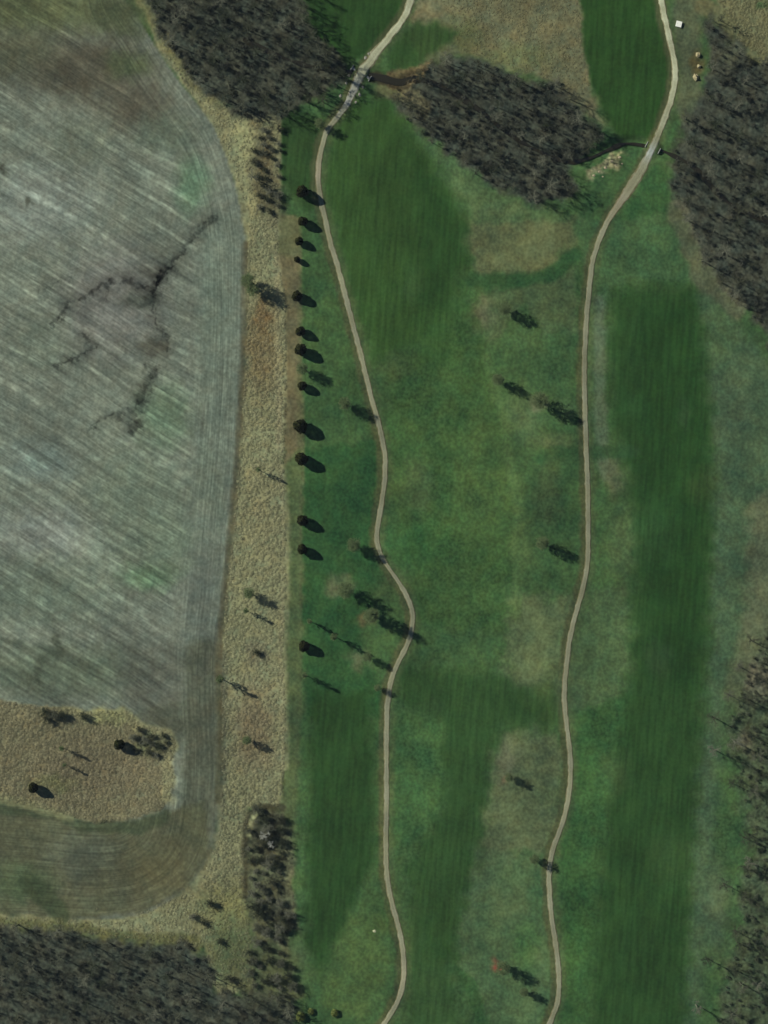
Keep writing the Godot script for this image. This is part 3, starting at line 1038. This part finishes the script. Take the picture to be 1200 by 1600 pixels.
# dense evergreen: short flat sprays through the outer half of an egg-shaped crown
func spray_mesh(tall: float, wide: float, low: float, count: int, size: float, dark: Color, light: Color, belly := 0.38) -> ArrayMesh:
	var v := PackedVector3Array()
	var n := PackedVector3Array()
	var c := PackedColorArray()
	var bump := noise(rng.randi() % 9999, 0.45, 2)
	for i in count:
		var t := pow(rng.randf(), 0.85)
		var turn := rng.randf() * TAU
		var full := sin(PI * pow(clampf(t, 0, 1), log(0.5) / log(belly))) if t < 1.0 else 0.0
		full = pow(maxf(full, 0.0), 0.65)
		var rad := wide * full * (1.0 + 0.3 * bump.get_noise_2d(turn * 1.6, t * 4.0)) * sqrt(rng.randf_range(0.3, 1.0))
		var p := Vector3(cos(turn) * rad, lerpf(low, tall, t), sin(turn) * rad)
		var out := Vector3(cos(turn), lerpf(-0.2, 1.2, t), sin(turn)).normalized()
		out = (out + ball() * 0.7).normalized()
		var side := out.cross(ball()).normalized()
		var s := size * rng.randf_range(0.6, 1.2)
		var nn := (side.cross(out) * 0.6 + Vector3(cos(turn), 0.7, sin(turn))).normalized()
		v.append_array(PackedVector3Array([p - out * s * 0.4, p + side * s * 0.4, p + out * s * 0.7, p - out * s * 0.4, p + out * s * 0.7, p - side * s * 0.4]))
		var col := dark.lerp(light, clampf(rng.randf() * 0.6 + 0.5 * bump.get_noise_2d(turn * 2.0 + 50.0, t * 6.0) + 0.2, 0, 1))
		for k in 6:
			n.append(nn)
			c.append(col)
	var arr := []
	arr.resize(Mesh.ARRAY_MAX)
	arr[Mesh.ARRAY_VERTEX] = facing(v, n)
	arr[Mesh.ARRAY_NORMAL] = n
	arr[Mesh.ARRAY_COLOR] = c
	var m := ArrayMesh.new()
	m.add_surface_from_arrays(Mesh.PRIMITIVE_TRIANGLES, arr)
	return m


func bark(r: int, g: int, b: int) -> StandardMaterial3D:
	var m := StandardMaterial3D.new()
	m.albedo_color = Color8(r, g, b)
	m.roughness = 0.95
	m.metallic_specular = 0.1
	return m


var kit := {}
var barks := []
var leaf: StandardMaterial3D


func make_kit() -> void:
	barks = [bark(94, 98, 82), bark(72, 76, 61), bark(114, 117, 100), bark(62, 69, 54), bark(98, 114, 78)]
	leaf = StandardMaterial3D.new()
	leaf.vertex_color_use_as_albedo = true
	leaf.roughness = 0.9
	leaf.metallic_specular = 0.1
	kit.wood = []
	for i in 8:
		kit.wood.append(bare_tree_meshes(14.0, rng.randf_range(2.6, 4.2), rng.randf_range(0.26, 0.42), 0.2, rng.randi_range(7, 10), 0.75, rng.randf_range(0.2, 0.5)))
	kit.single = []
	for i in 3:
		kit.single.append(bare_tree_meshes(10.0, 2.7, 0.24, 0.3, 30, 1.6, 0.14))
	kit.spire = [bare_tree_meshes(16.0, 3.4, 0.14, 0.65, 46, 1.4, 0.06)]
	kit.slender = []
	for i in 2:
		kit.slender.append(bare_tree_meshes(9.0, 1.15, 0.22, 0.4, 18, 2.2, 0.3))
	kit.shrub = []
	for i in 4:
		kit.shrub.append(shrub_mesh(rng.randf_range(2.0, 3.0), rng.randf_range(1.3, 1.9), 22))
	kit.cedar = []
	for i in 4:
		kit.cedar.append(spray_mesh(8.0, rng.randf_range(2.5, 3.1), 0.3, 4400, 0.45, Color(0.012, 0.017, 0.008), Color(0.046, 0.05, 0.02), 0.45))
	kit.leafy = [spray_mesh(2.4, 2.0, 0.1, 900, 0.4, Color(0.10, 0.14, 0.04), Color(0.24, 0.28, 0.09), 0.5)]
	var tr := Limbs.new()
	tr.seg(Vector3.ZERO, Vector3(0.03, 2.5, 0.02), 0.17, 0.13, 7)
	tr.seg(Vector3(0.03, 2.5, 0.02), Vector3(0.0, 7.4, 0.0), 0.13, 0.03, 7)
	kit.cedar_trunk = tr.mesh()


func bare_tree(kind: String, which: int, x: float, y: float, tall: float, label: String, group := "", b := -1, called := "bare_tree") -> void:
	var full: float = {"wood": 14.0, "single": 10.0, "spire": 16.0, "slender": 9.0}[kind]
	var o := thing(called)
	var mat: Material = barks[b if b >= 0 else (rng.randi() % 4 if kind == "wood" else 4)]
	part("trunk", kit[kind][which][0], mat, o)
	part("branches", kit[kind][which][1], mat, o)
	o.position = spot(x, y) - Vector3(0, 0.06, 0)
	o.rotation.y = rng.randf() * TAU
	o.scale = Vector3.ONE * tall / full
	tag(o, label, "tree", group)


func fill(ring: PackedInt32Array, apart: float, tries: int) -> PackedVector2Array:
	var p := pts(ring)
	var lo := p[0]
	var hi := p[0]
	for q in p:
		lo = lo.min(q)
		hi = hi.max(q)
	lo = lo.max(Vector2(-55, -70))
	hi = hi.min(Vector2(1245, 1650))
	var r := PackedVector2Array()
	for i in tries:
		var q := Vector2(rng.randf_range(lo.x, hi.x), rng.randf_range(lo.y, hi.y))
		if not Geometry2D.is_point_in_polygon(q, p):
			continue
		var ok := true
		for s in r:
			if s.distance_squared_to(q) < apart * apart:
				ok = false
				break
		if ok:
			r.append(q)
	return r


func plant_woods() -> void:
	# each wood: outline, spacing, height, then the landmarks that say where in it a tree stands
	var woods := [
		[wood_nw, 27.0, 14.5, "upper left wood", [[255, 50, "along the field edge of"], [345, 10, "at the top middle of"], [330, 120, "at the lower left corner of"], [380, 80, "in the heart of"], [420, 165, "along the bottom edge of"], [470, 25, "by the green top fairway, right edge of"], [515, 115, "by the left path's creek crossing, right tip of"], [440, 95, "on the creek in"]]],
		[wood_mid, 26.0, 12.5, "lens-shaped wood between the paths", [[650, 140, "at the left tip of"], [720, 110, "along the upper left edge of"], [800, 150, "along the upper middle edge of"], [880, 165, "along the upper right edge of"], [720, 200, "along the lower left edge of"], [790, 250, "along the lower middle edge of"], [870, 300, "at the lower right end of"], [900, 225, "beside the sandy bank, right tip of"]]],
		[wood_e, 29.0, 14.5, "big upper right wood", [[1120, 50, "at the upper tip of"], [1190, 130, "below the tan corner patch in"], [1105, 160, "beside the three boulders, left edge of"], [1075, 260, "where the creek enters"], [1160, 260, "in the middle of"], [1090, 360, "along the lower left edge of"], [1180, 380, "in the lower middle of"], [1180, 480, "at the bottom end of"]]],
		[wood_sw, 28.0, 14.0, "dark lower left wood", [[20, 1465, "on the far left field edge of"], [130, 1475, "on the middle field edge of"], [260, 1495, "on the right-hand field edge of"], [30, 1570, "in the bottom left corner of"], [150, 1560, "in the bottom middle of"], [270, 1575, "right of the bottom middle in"], [360, 1590, "below the rough clearing, in"], [435, 1580, "beside the fairway, right end of"]]],
		[wood_se, 33.0, 14.0, "ragged lower right wood", [[1190, 1010, "at the top end of"], [1165, 1090, "near the bare pale ground in"], [1165, 1180, "above the middle of"], [1185, 1270, "in the middle of"], [1180, 1350, "in the narrow part of"], [1165, 1430, "in the lower half of"], [1160, 1510, "near the bottom of"], [1160, 1590, "at the very bottom of"]]],
	]
	for w in woods:
		for q in fill(w[0], w[1], 1500):
			wood_tree(w, q + Vector2(rng.randfn(), rng.randfn()) * 6.0, w[2] * rng.randf_range(0.72, 1.12))
	for q in [[508, 106, 13.0], [528, 116, 12.0], [488, 138, 14.0], [500, 84, 14.0], [486, 62, 15.0], [474, 36, 15.0], [470, 8, 15.0], [480, 160, 12.0], [452, 172, 13.0]]:
		wood_tree(woods[0], Vector2(q[0], q[1]), q[2])
	# the outliers whose long shadows finger into the wood's edge
	for q in [[1173, 1000], [1153, 1040], [1137, 1085], [1113, 1120], [1113, 1170], [1140, 1222], [1170, 1303], [1162, 1353], [1130, 1380], [1147, 1453], [1103, 1497], [1087, 1570]]:
		wood_tree(woods[4], Vector2(q[0], q[1]), rng.randf_range(11.0, 15.0))


func wood_tree(w: Array, q: Vector2, tall: float) -> void:
	var best := 1e12
	var where := ""
	for l in w[4]:
		var d := q.distance_squared_to(Vector2(l[0], l[1]))
		if d < best:
			best = d
			where = l[2]
	bare_tree("wood", rng.randi() % 8, q.x, q.y, tall, "bare grey tree %s the %s" % [where, w[3]], "bare trees %s the %s" % [where, w[3]])


func plant_row() -> void:
	var order := ["topmost", "second", "third", "fourth", "fifth", "sixth", "seventh", "eighth", "ninth", "tenth", "eleventh", "twelfth", "thirteenth"]
	var row := [[471, 301, 8.4], [472, 347, 7.0], [466, 378, 6.4], [463, 406, 4.8], [463, 463, 7.2], [468, 518, 7.0], [468, 547, 9.0], [471, 603, 7.0], [468, 666, 9.6], [470, 717, 9.2], [471, 813, 8.4], [471, 858, 7.8], [474, 1009, 7.6]]
	for i in row.size():
		var o := thing("evergreen_tree")
		part("trunk", kit.cedar_trunk, barks[1], o)
		part("crown", kit.cedar[i % 4], leaf, o)
		o.position = spot(row[i][0] + 1.5, row[i][1])
		o.rotation.y = rng.randf() * TAU
		o.scale = Vector3(0.78, 0.82, 0.78) * row[i][2] / 8.0
		var extra := ""
		if i == 3:
			extra = ", smallest of all"
		elif i == 12:
			extra = ", standing apart at its foot"
		tag(o, "%s dark bronze evergreen from the top of the long row%s" % [order[i], extra], "evergreen tree", "evergreens in the row left of the left cart path")


func plant_singles() -> void:
	var g := "lone bare trees on the golf course"
	bare_tree("single", 0, 472, 577, 10.5, "bare tree among the evergreens of the row, between two dark ones", g)
	bare_tree("single", 1, 539, 631, 10.5, "lone bare tree whose shadow just reaches the left cart path from the left", g)
	bare_tree("single", 2, 553, 851, 11.5, "bare tree just left of where the left cart path starts its bulge", g)
	bare_tree("single", 0, 541, 921, 14.5, "large bare tree on worn brown ground inside the left path's bulge", g)
	bare_tree("spire", 0, 580, 961, 16.5, "tallest lone tree, its pointed shadow lying across the bulging left path", g)
	bare_tree("slender", 0, 484, 970, 9.5, "slender bare tree beside the lowest evergreen, the upper left of two", "", -1)
	bare_tree("slender", 1, 522, 994, 12.0, "slender bare tree right of the lowest evergreen, with a long thin shadow", "", -1)
	bare_tree("slender", 0, 476, 1054, 11.0, "slender bare tree below the lowest evergreen of the row", "", -1)
	bare_tree("single", 1, 574, 1026, 8.0, "small bare tree by a pale worn patch below the path's bulge", g)
	bare_tree("single", 2, 590, 1074, 6.0, "smallest bare tree, its shadow crossing the left cart path below the bulge", g)
	bare_tree("single", 1, 788, 484, 11.0, "uppermost bare tree in the rough between the two paths", g)
	bare_tree("single", 0, 777, 595, 11.0, "bare tree in the mid rough, left of one beside the right path", g)
	bare_tree("single", 2, 841, 626, 14.5, "bare tree on a pale patch, its shadow touching the right cart path", g)
	bare_tree("single", 0, 846, 848, 11.5, "bare tree on dark green rough left of the right cart path's straight", g)
	bare_tree("single", 1, 834, 1341, 8.5, "small bare tree whose shadow crosses the lower right cart path", g)
	bare_tree("single", 2, 795, 1213, 7.5, "small bare tree on a brown spot in the pale rough", g)
	bare_tree("single", 1, 785, 1510, 12.0, "bare tree on a small red-brown spot near the bottom", g)
	bare_tree("single", 0, 818, 1548, 8.0, "lowest lone bare tree, left of the right path's last bend", g)
	bare_tree("single", 0, 500, 195, 9.0, "bare tree right beside the left path just below the creek wood", g)
	bare_tree("wood", 2, 520, 130, 12.5, "bare tree shading the left path where it crosses the creek", g)
	bare_tree("wood", 4, 505, 160, 12.0, "bare tree left of the shaded grey stretch of the left path", g)
	bare_tree("slender", 1, 404, 734, 8.5, "slender bare tree in the tan grass strip, the highest one there", "", -1)
	bare_tree("single", 2, 390, 926, 9.5, "bare tree in the tan grass strip above a thin one", g)
	bare_tree("slender", 0, 385, 954, 9.5, "slender bare tree in the tan grass strip below a broader one", "", -1)
	bare_tree("slender", 1, 345, 1060, 13.0, "tall slender bare tree where the field's edge meets the tan strip", "", -1)
	bare_tree("single", 0, 386, 1155, 8.0, "lowest bare tree in the tan grass strip", g)
	bare_tree("single", 1, 388, 440, 12.0, "upper of two bare trees in the tan strip beside the rust patch", g)
	bare_tree("single", 2, 396, 455, 11.0, "lower of two bare trees in the tan strip beside the rust patch", g)
	bare_tree("wood", 3, 396, 278, 10.5, "bare tree in the brush above the first evergreen of the row", g)
	bare_tree("slender", 1, 98, 1168, 8.5, "slender bare tree in the scrubby notch, the upper of two", "", -1)
	bare_tree("slender", 0, 102, 1194, 7.0, "slender bare tree in the scrubby notch, the lower of two", "", -1)
	var pale := bark(176, 178, 166)
	for q in [[414, 1303, 11.0, "white-barked bare tree inside the curved track at the hedgerow's top"], [424, 1318, 8.5, "smaller white-barked bare tree just below another white one"]]:
		var o := thing("pale_tree")
		part("trunk", kit.wood[1][0], pale, o)
		part("branches", kit.wood[1][1], pale, o)
		o.position = spot(q[0], q[1])
		o.rotation.y = rng.randf() * TAU
		o.scale = Vector3.ONE * q[2] / 14.0
		tag(o, q[3], "tree")
	for q in [[187, 1163, 6.0, "dark evergreen at the right of the scrubby notch"], [53, 1230, 6.0, "dark evergreen alone at the lower left of the scrubby notch"], [1128, 470, 0.0, ""]]:
		if q[2] == 0.0:
			continue
		var o := thing("evergreen_tree")
		part("trunk", kit.cedar_trunk, barks[1], o)
		part("crown", kit.cedar[rng.randi() % 4], leaf, o)
		o.position = spot(q[0], q[1])
		o.scale = Vector3.ONE * q[2] / 8.0
		tag(o, q[3], "evergreen tree")


func shrub(x: float, y: float, big: float, label: String, group: String) -> void:
	var o := MeshInstance3D.new()
	o.name = numbered("bare_shrub")
	o.mesh = kit.shrub[rng.randi() % 4]
	o.material_override = barks[rng.randi() % 4]
	add_child(o, true)
	o.position = spot(x, y) - Vector3(0, 0.05, 0)
	o.rotation.y = rng.randf() * TAU
	o.scale = Vector3.ONE * big
	tag(o, label, "shrub", group)


func part_of_hedge(y: float) -> String:
	return "thick top end" if y < 1330.0 else "upper middle" if y < 1395.0 else "dark lower middle" if y < 1465.0 else "loose bottom end"


func plant_brush() -> void:
	for q in fill([396, 1264, 440, 1270, 448, 1330, 436, 1350, 446, 1400, 456, 1440, 440, 1470, 404, 1460, 390, 1400, 386, 1330, 388, 1290], 12.5, 600):
		shrub(q.x, q.y, rng.randf_range(0.7, 1.9), "bare grey shrub in the %s of the hedgerow beside the lower left fairway" % part_of_hedge(q.y), "shrubs in the %s of the hedgerow" % part_of_hedge(q.y))
	for q in fill([396, 1470, 440, 1470, 456, 1500, 460, 1545, 400, 1545, 380, 1520], 15.0, 300):
		shrub(q.x, q.y, rng.randf_range(0.8, 1.8), "bare grey shrub in the %s of the hedgerow beside the lower left fairway" % part_of_hedge(q.y), "shrubs in the %s of the hedgerow" % part_of_hedge(q.y))
	for q in fill([392, 240, 412, 200, 438, 195, 440, 250, 436, 330, 405, 335, 400, 280], 13.0, 300):
		shrub(q.x, q.y, rng.randf_range(0.8, 1.4), "bare shrub in the thicket above and left of the evergreen row", "shrubs of the thicket above the row")
	for q in fill([205, 1140, 262, 1142, 268, 1170, 240, 1182, 205, 1172], 12.0, 200):
		shrub(q.x, q.y, rng.randf_range(0.8, 1.3), "bare shrub at the right end of the scrubby notch in the field", "shrubs in the scrubby notch's right end")
	for q in [[70, 1112], [84, 1115], [98, 1118], [76, 1124], [130, 1120]]:
		shrub(q[0], q[1], rng.randf_range(1.0, 1.6), "bare dark shrub along the top edge of the scrubby notch", "shrubs along the notch's top edge")
	for q in [[328, 1412], [302, 1432], [318, 1440], [345, 1470], [395, 1500], [420, 1530], [360, 1530], [440, 1500]]:
		shrub(q[0], q[1], rng.randf_range(1.0, 1.7), "bare shrub scattered on the rough clearing between field corner and hedgerow", "shrubs of the clearing by the field corner")
	shrub(400, 1020, 1.2, "lone low bare shrub in the tan strip level with the lowest evergreen", "")
	shrub(1146, 100, 1.3, "bare shrub on the pale clearing at the upper right wood's tip", "")
	for q in [[470, 1588, 1.0, "yellow-green leafy bush at the bottom edge, left of a smaller one"], [486, 1580, 0.7, "small yellow-green leafy bush in the middle of the bottom three"], [523, 1582, 0.8, "pale green leafy bush at the bottom edge, rightmost of three"]]:
		var o := MeshInstance3D.new()
		o.name = numbered("leafy_bush")
		o.mesh = kit.leafy[0]
		o.material_override = leaf
		add_child(o, true)
		o.position = spot(q[0], q[1])
		o.scale = Vector3.ONE * q[2]
		tag(o, q[3], "bush")


# ---------------------------------------------------------------- rocks, the white box, culverts
func boulder_mesh(s: Vector3, sd: int) -> ArrayMesh:
	var sp := SphereMesh.new()
	sp.radial_segments = 14
	sp.rings = 8
	sp.radius = 0.5
	sp.height = 1.0
	var arr := sp.get_mesh_arrays()
	var v: PackedVector3Array = arr[Mesh.ARRAY_VERTEX]
	var nz := noise(sd, 1.3, 2)
	for i in v.size():
		v[i] = v[i] * (1.0 + 0.5 * nz.get_noise_3dv(v[i] * 1.4)) * s
		v[i].y = maxf(v[i].y, -0.12 * s.y)
	var st := SurfaceTool.new()
	st.begin(Mesh.PRIMITIVE_TRIANGLES)
	for i in arr[Mesh.ARRAY_INDEX]:
		st.set_smooth_group(-1)
		st.add_vertex(v[i])
	st.generate_normals()
	return st.commit()


func box(a: Vector3, b: Vector3, bevel := 0.0) -> ArrayMesh:
	var st := SurfaceTool.new()
	st.begin(Mesh.PRIMITIVE_TRIANGLES)
	var ring := func(y: float, inset: float) -> Array:
		return [Vector3(a.x + inset, y, a.z + inset), Vector3(b.x - inset, y, a.z + inset), Vector3(b.x - inset, y, b.z - inset), Vector3(a.x + inset, y, b.z - inset)]
	var rows := [ring.call(a.y, 0.0), ring.call(b.y - bevel, 0.0), ring.call(b.y, bevel)]
	for r in 2:
		for k in 4:
			var q := [rows[r][k], rows[r][(k + 1) % 4], rows[r + 1][(k + 1) % 4], rows[r + 1][k]]
			for i in [0, 1, 2, 0, 2, 3]:
				st.set_smooth_group(-1)
				st.add_vertex(q[i])
	for i in [0, 1, 2, 0, 2, 3]:
		st.set_smooth_group(-1)
		st.add_vertex(rows[2][i])
	st.generate_normals()
	return st.commit()


func place_objects() -> void:
	var sand := bark(158, 150, 116)
	var k := 0
	for q in [[1091, 86, 2.0, "pale sandy boulder at the wood's edge, top one of three"], [1092, 104, 1.5, "small pale sandy boulder at the wood's edge, middle of three"], [1087, 121, 2.3, "pale sandy boulder at the wood's edge, lowest of three"]]:
		var o := MeshInstance3D.new()
		o.name = numbered("boulder")
		o.mesh = boulder_mesh(Vector3(q[2], q[2] * 1.1, q[2] * 1.15), 200 + k)
		o.material_override = sand
		add_child(o, true)
		o.position = spot(q[0], q[1])
		tag(o, q[3], "boulder")
		k += 1
	var stone := bark(160, 150, 124)
	for q in [[928, 274, 1.3], [936, 268, 1.0], [946, 262, 1.5], [956, 252, 1.2], [962, 258, 0.9], [968, 246, 1.4], [972, 256, 0.9], [942, 276, 0.8]]:
		var o := MeshInstance3D.new()
		o.name = numbered("bank_stone")
		o.mesh = boulder_mesh(Vector3(q[2] * 0.9, q[2] * 0.4, q[2] * 0.7), 220 + k)
		o.material_override = stone
		add_child(o, true)
		o.position = spot(q[0], q[1])
		tag(o, "pale stone on the sandy creek bank left of the right cart path", "stone", "stones on the sandy creek bank")
		k += 1
	var rubble := bark(138, 136, 124)
	for q in [[576, 84, 0.9], [571, 90, 1.1], [549, 108, 1.0], [545, 118, 1.2], [541, 130, 1.0], [567, 136, 0.9], [562, 148, 1.1], [556, 160, 0.9], [532, 150, 1.1]]:
		var o := MeshInstance3D.new()
		o.name = numbered("rubble_stone")
		o.mesh = boulder_mesh(Vector3(q[2], q[2] * 0.6, q[2] * 1.2), 240 + k)
		o.material_override = rubble
		add_child(o, true)
		o.position = spot(q[0], q[1])
		tag(o, "grey stone beside the left cart path at its creek crossing", "stone", "stones beside the left path's creek crossing")
		k += 1
	var marker := MeshInstance3D.new()
	marker.name = numbered("marker_stone")
	marker.mesh = boulder_mesh(Vector3(1.3, 0.5, 1.2), 301)
	marker.material_override = bark(168, 172, 136)
	add_child(marker, true)
	marker.position = spot(585, 1455)
	tag(marker, "small round pale stone on the grass left of the lower left path", "stone")
	# the white box beside the right path
	var w := thing("utility_box")
	var white := bark(226, 228, 216)
	part("base", box(Vector3(-1.05, -0.2, -1.05), Vector3(1.05, 0.5, 1.05)), bark(196, 198, 186), w)
	part("lid", box(Vector3(-1.15, 0.5, -1.15), Vector3(1.15, 0.66, 1.15), 0.06), white, w)
	for s in [-1, 1]:
		var hl := Limbs.new()
		hl.seg(Vector3(s * 0.6 - 0.15, 0.66, 0), Vector3(s * 0.6 - 0.15, 0.74, 0), 0.02, 0.02, 5)
		hl.seg(Vector3(s * 0.6 + 0.15, 0.66, 0), Vector3(s * 0.6 + 0.15, 0.74, 0), 0.02, 0.02, 5)
		hl.seg(Vector3(s * 0.6 - 0.17, 0.74, 0), Vector3(s * 0.6 + 0.17, 0.74, 0), 0.02, 0.02, 5)
		part("handle", hl.mesh(), bark(120, 120, 118), w)
	w.position = spot(1060.5, 38)
	w.rotation.y = deg_to_rad(-14)
	tag(w, "small square white box on the grass right of the upper right path", "utility box")
	# concrete culverts carry both paths over the creek
	var concrete := bark(150, 152, 146)
	for c in [[564, 114, 32.0, 8.2, "concrete culvert under the left cart path in the wood's shade"], [1020, 231, 28.0, 5.6, "concrete culvert under the right cart path by the sandy bank"]]:
		var o := thing("culvert")
		for s in [-1, 1]:
			part("headwall", box(Vector3(s * c[3] * 0.5 - 0.13, -1.6, -1.2), Vector3(s * c[3] * 0.5 + 0.13, 0.04, 1.2), 0.04), concrete, o)
		var pipe := Limbs.new()
		pipe.seg(Vector3(-c[3] * 0.5 + 0.1, -0.9, 0), Vector3(c[3] * 0.5 - 0.1, -0.9, 0), 0.5, 0.5, 12)
		part("pipe", pipe.mesh(), concrete, o)
		o.position = spot(c[0], c[1])
		o.rotation.y = deg_to_rad(-c[2])
		tag(o, c[4], "culvert")


# ---------------------------------------------------------------- uncounted growth
func tuft_mesh(blades: int, tall: float, wide: float) -> ArrayMesh:
	var v := PackedVector3Array()
	var n := PackedVector3Array()
	for i in blades:
		var t := rng.randf() * TAU
		var d := Vector3(cos(t), 0, sin(t))
		var s := Vector3(-d.z, 0, d.x) * 0.05
		var root := d * wide * 0.25 * rng.randf()
		var mid := root + d * wide * 0.22 + Vector3.UP * tall * rng.randf_range(0.5, 0.8)
		var tip := root + d * wide * rng.randf_range(0.4, 0.65) + Vector3.UP * tall * rng.randf_range(0.45, 1.0)
		v.append_array(PackedVector3Array([root - s, root + s, mid + s, root - s, mid + s, mid - s, mid - s, mid + s, tip]))
		for k in 9:
			n.append((d * 0.3 + Vector3.UP).normalized())
	var arr := []
	arr.resize(Mesh.ARRAY_MAX)
	arr[Mesh.ARRAY_VERTEX] = facing(v, n)
	arr[Mesh.ARRAY_NORMAL] = n
	var m := ArrayMesh.new()
	m.add_surface_from_arrays(Mesh.PRIMITIVE_TRIANGLES, arr)
	return m


func scatter(called: String, ring: PackedInt32Array, count: int, mesh: Mesh, dark: Color, light: Color, lo_size: float, hi_size: float, sd: int) -> void:
	var p := pts(ring)
	var lo := p[0]
	var hi := p[0]
	for q in p:
		lo = lo.min(q)
		hi = hi.max(q)
	lo = lo.max(Vector2(-90, -90))
	hi = hi.min(Vector2(1290, 1690))
	var clump := noise(sd, 0.05, 3)
	var where := []
	var tone := []
	for i in count:
		var q := Vector2(rng.randf_range(lo.x, hi.x), rng.randf_range(lo.y, hi.y))
		if not Geometry2D.is_point_in_polygon(q, p):
			continue
		var c := clump.get_noise_2dv(q)
		if rng.randf() > 0.75 + c:
			continue
		where.append(Transform3D(Basis(Vector3.UP, rng.randf() * TAU).scaled(Vector3.ONE * rng.randf_range(lo_size, hi_size)), spot(q.x, q.y)))
		var o := (clampi(int((q.y + MARGIN) / 4.0), 0, LH - 1) * LW + clampi(int((q.x + MARGIN) / 4.0), 0, LW - 1)) * 3
		var soil_tone := Color8(low_rgb[o], low_rgb[o + 1], low_rgb[o + 2]).srgb_to_linear()
		tone.append(soil_tone.lerp(dark.lerp(light, rng.randf()), 0.2) * clampf(1.06 + rng.randfn() * 0.12 + c * 0.35, 0.5, 1.9))
	var mm := MultiMesh.new()
	mm.transform_format = MultiMesh.TRANSFORM_3D
	mm.use_colors = true
	mm.mesh = mesh
	mm.instance_count = where.size()
	for i in where.size():
		mm.set_instance_transform(i, where[i])
		mm.set_instance_color(i, tone[i])
	var holder := MultiMeshInstance3D.new()
	holder.name = numbered(called)
	holder.multimesh = mm
	holder.material_override = leaf
	holder.set_meta("kind", "stuff")
	add_child(holder, true)


func scatter_grass() -> void:
	var tuft := tuft_mesh(14, 0.2, 1.0)
	var dry := Color(0.15, 0.14, 0.08)
	var straw := Color(0.33, 0.31, 0.20)
	scatter("long_dry_grass", [388, 340, 434, 335, 434, 410, 446, 460, 447, 600, 443, 720, 446, 820, 446, 930, 442, 1010, 446, 1100, 444, 1200, 438, 1260, 390, 1262, 383, 1300, 383, 1400, 330, 1410, 315, 1375, 335, 1330, 346, 1260, 348, 1180, 346, 1060, 353, 940, 368, 800, 380, 650, 387, 500, 388, 400], 18000, tuft, dry, straw, 0.6, 1.3, 81)
	scatter("long_dry_grass", [232, 10, 300, 115, 345, 165, 440, 182, 438, 330, 388, 340, 368, 270, 335, 195, 250, 75], 5000, tuft, dry, straw, 0.5, 1.1, 82)
	scatter("scrub_grass", scrub_line, 14000, tuft, Color(0.12, 0.11, 0.07), Color(0.26, 0.24, 0.16), 0.6, 1.3, 83)
	scatter("long_dry_grass", [330, 1410, 384, 1400, 400, 1540, 340, 1560, 320, 1480, 230, 1470, 120, 1456, 0, 1448, 0, 1432, 190, 1440, 290, 1395], 6000, tuft, Color(0.13, 0.12, 0.05), straw, 0.5, 1.1, 84)
	scatter("long_dry_grass", [1122, 0, 1147, 55, 1187, 92, 1290, 112, 1290, -80, 1122, -80], 6000, tuft, dry, Color(0.3, 0.27, 0.14), 0.5, 1.1, 85)
	scatter("long_dry_grass", [660, -60, 900, -60, 910, 80, 925, 150, 850, 122, 720, 80, 700, 30], 5000, tuft, Color(0.12, 0.11, 0.05), Color(0.25, 0.22, 0.12), 0.3, 0.8, 86)
	var pole := sapling_mesh(7.0, 1.3)
	for w in [wood_nw, wood_mid, wood_e, wood_sw, wood_se]:
		scatter("saplings", w, 550 if w != wood_se else 350, pole, Color(0.08, 0.085, 0.07), Color(0.2, 0.21, 0.18), 0.6, 1.3, 91)
	var twigs := shrub_mesh(1.5, 1.1, 9)
	for w in [wood_nw, wood_mid, wood_e, wood_sw, wood_se]:
		scatter("undergrowth", w, 900, twigs, Color(0.09, 0.09, 0.07), Color(0.32, 0.32, 0.27), 0.6, 1.4, 90)
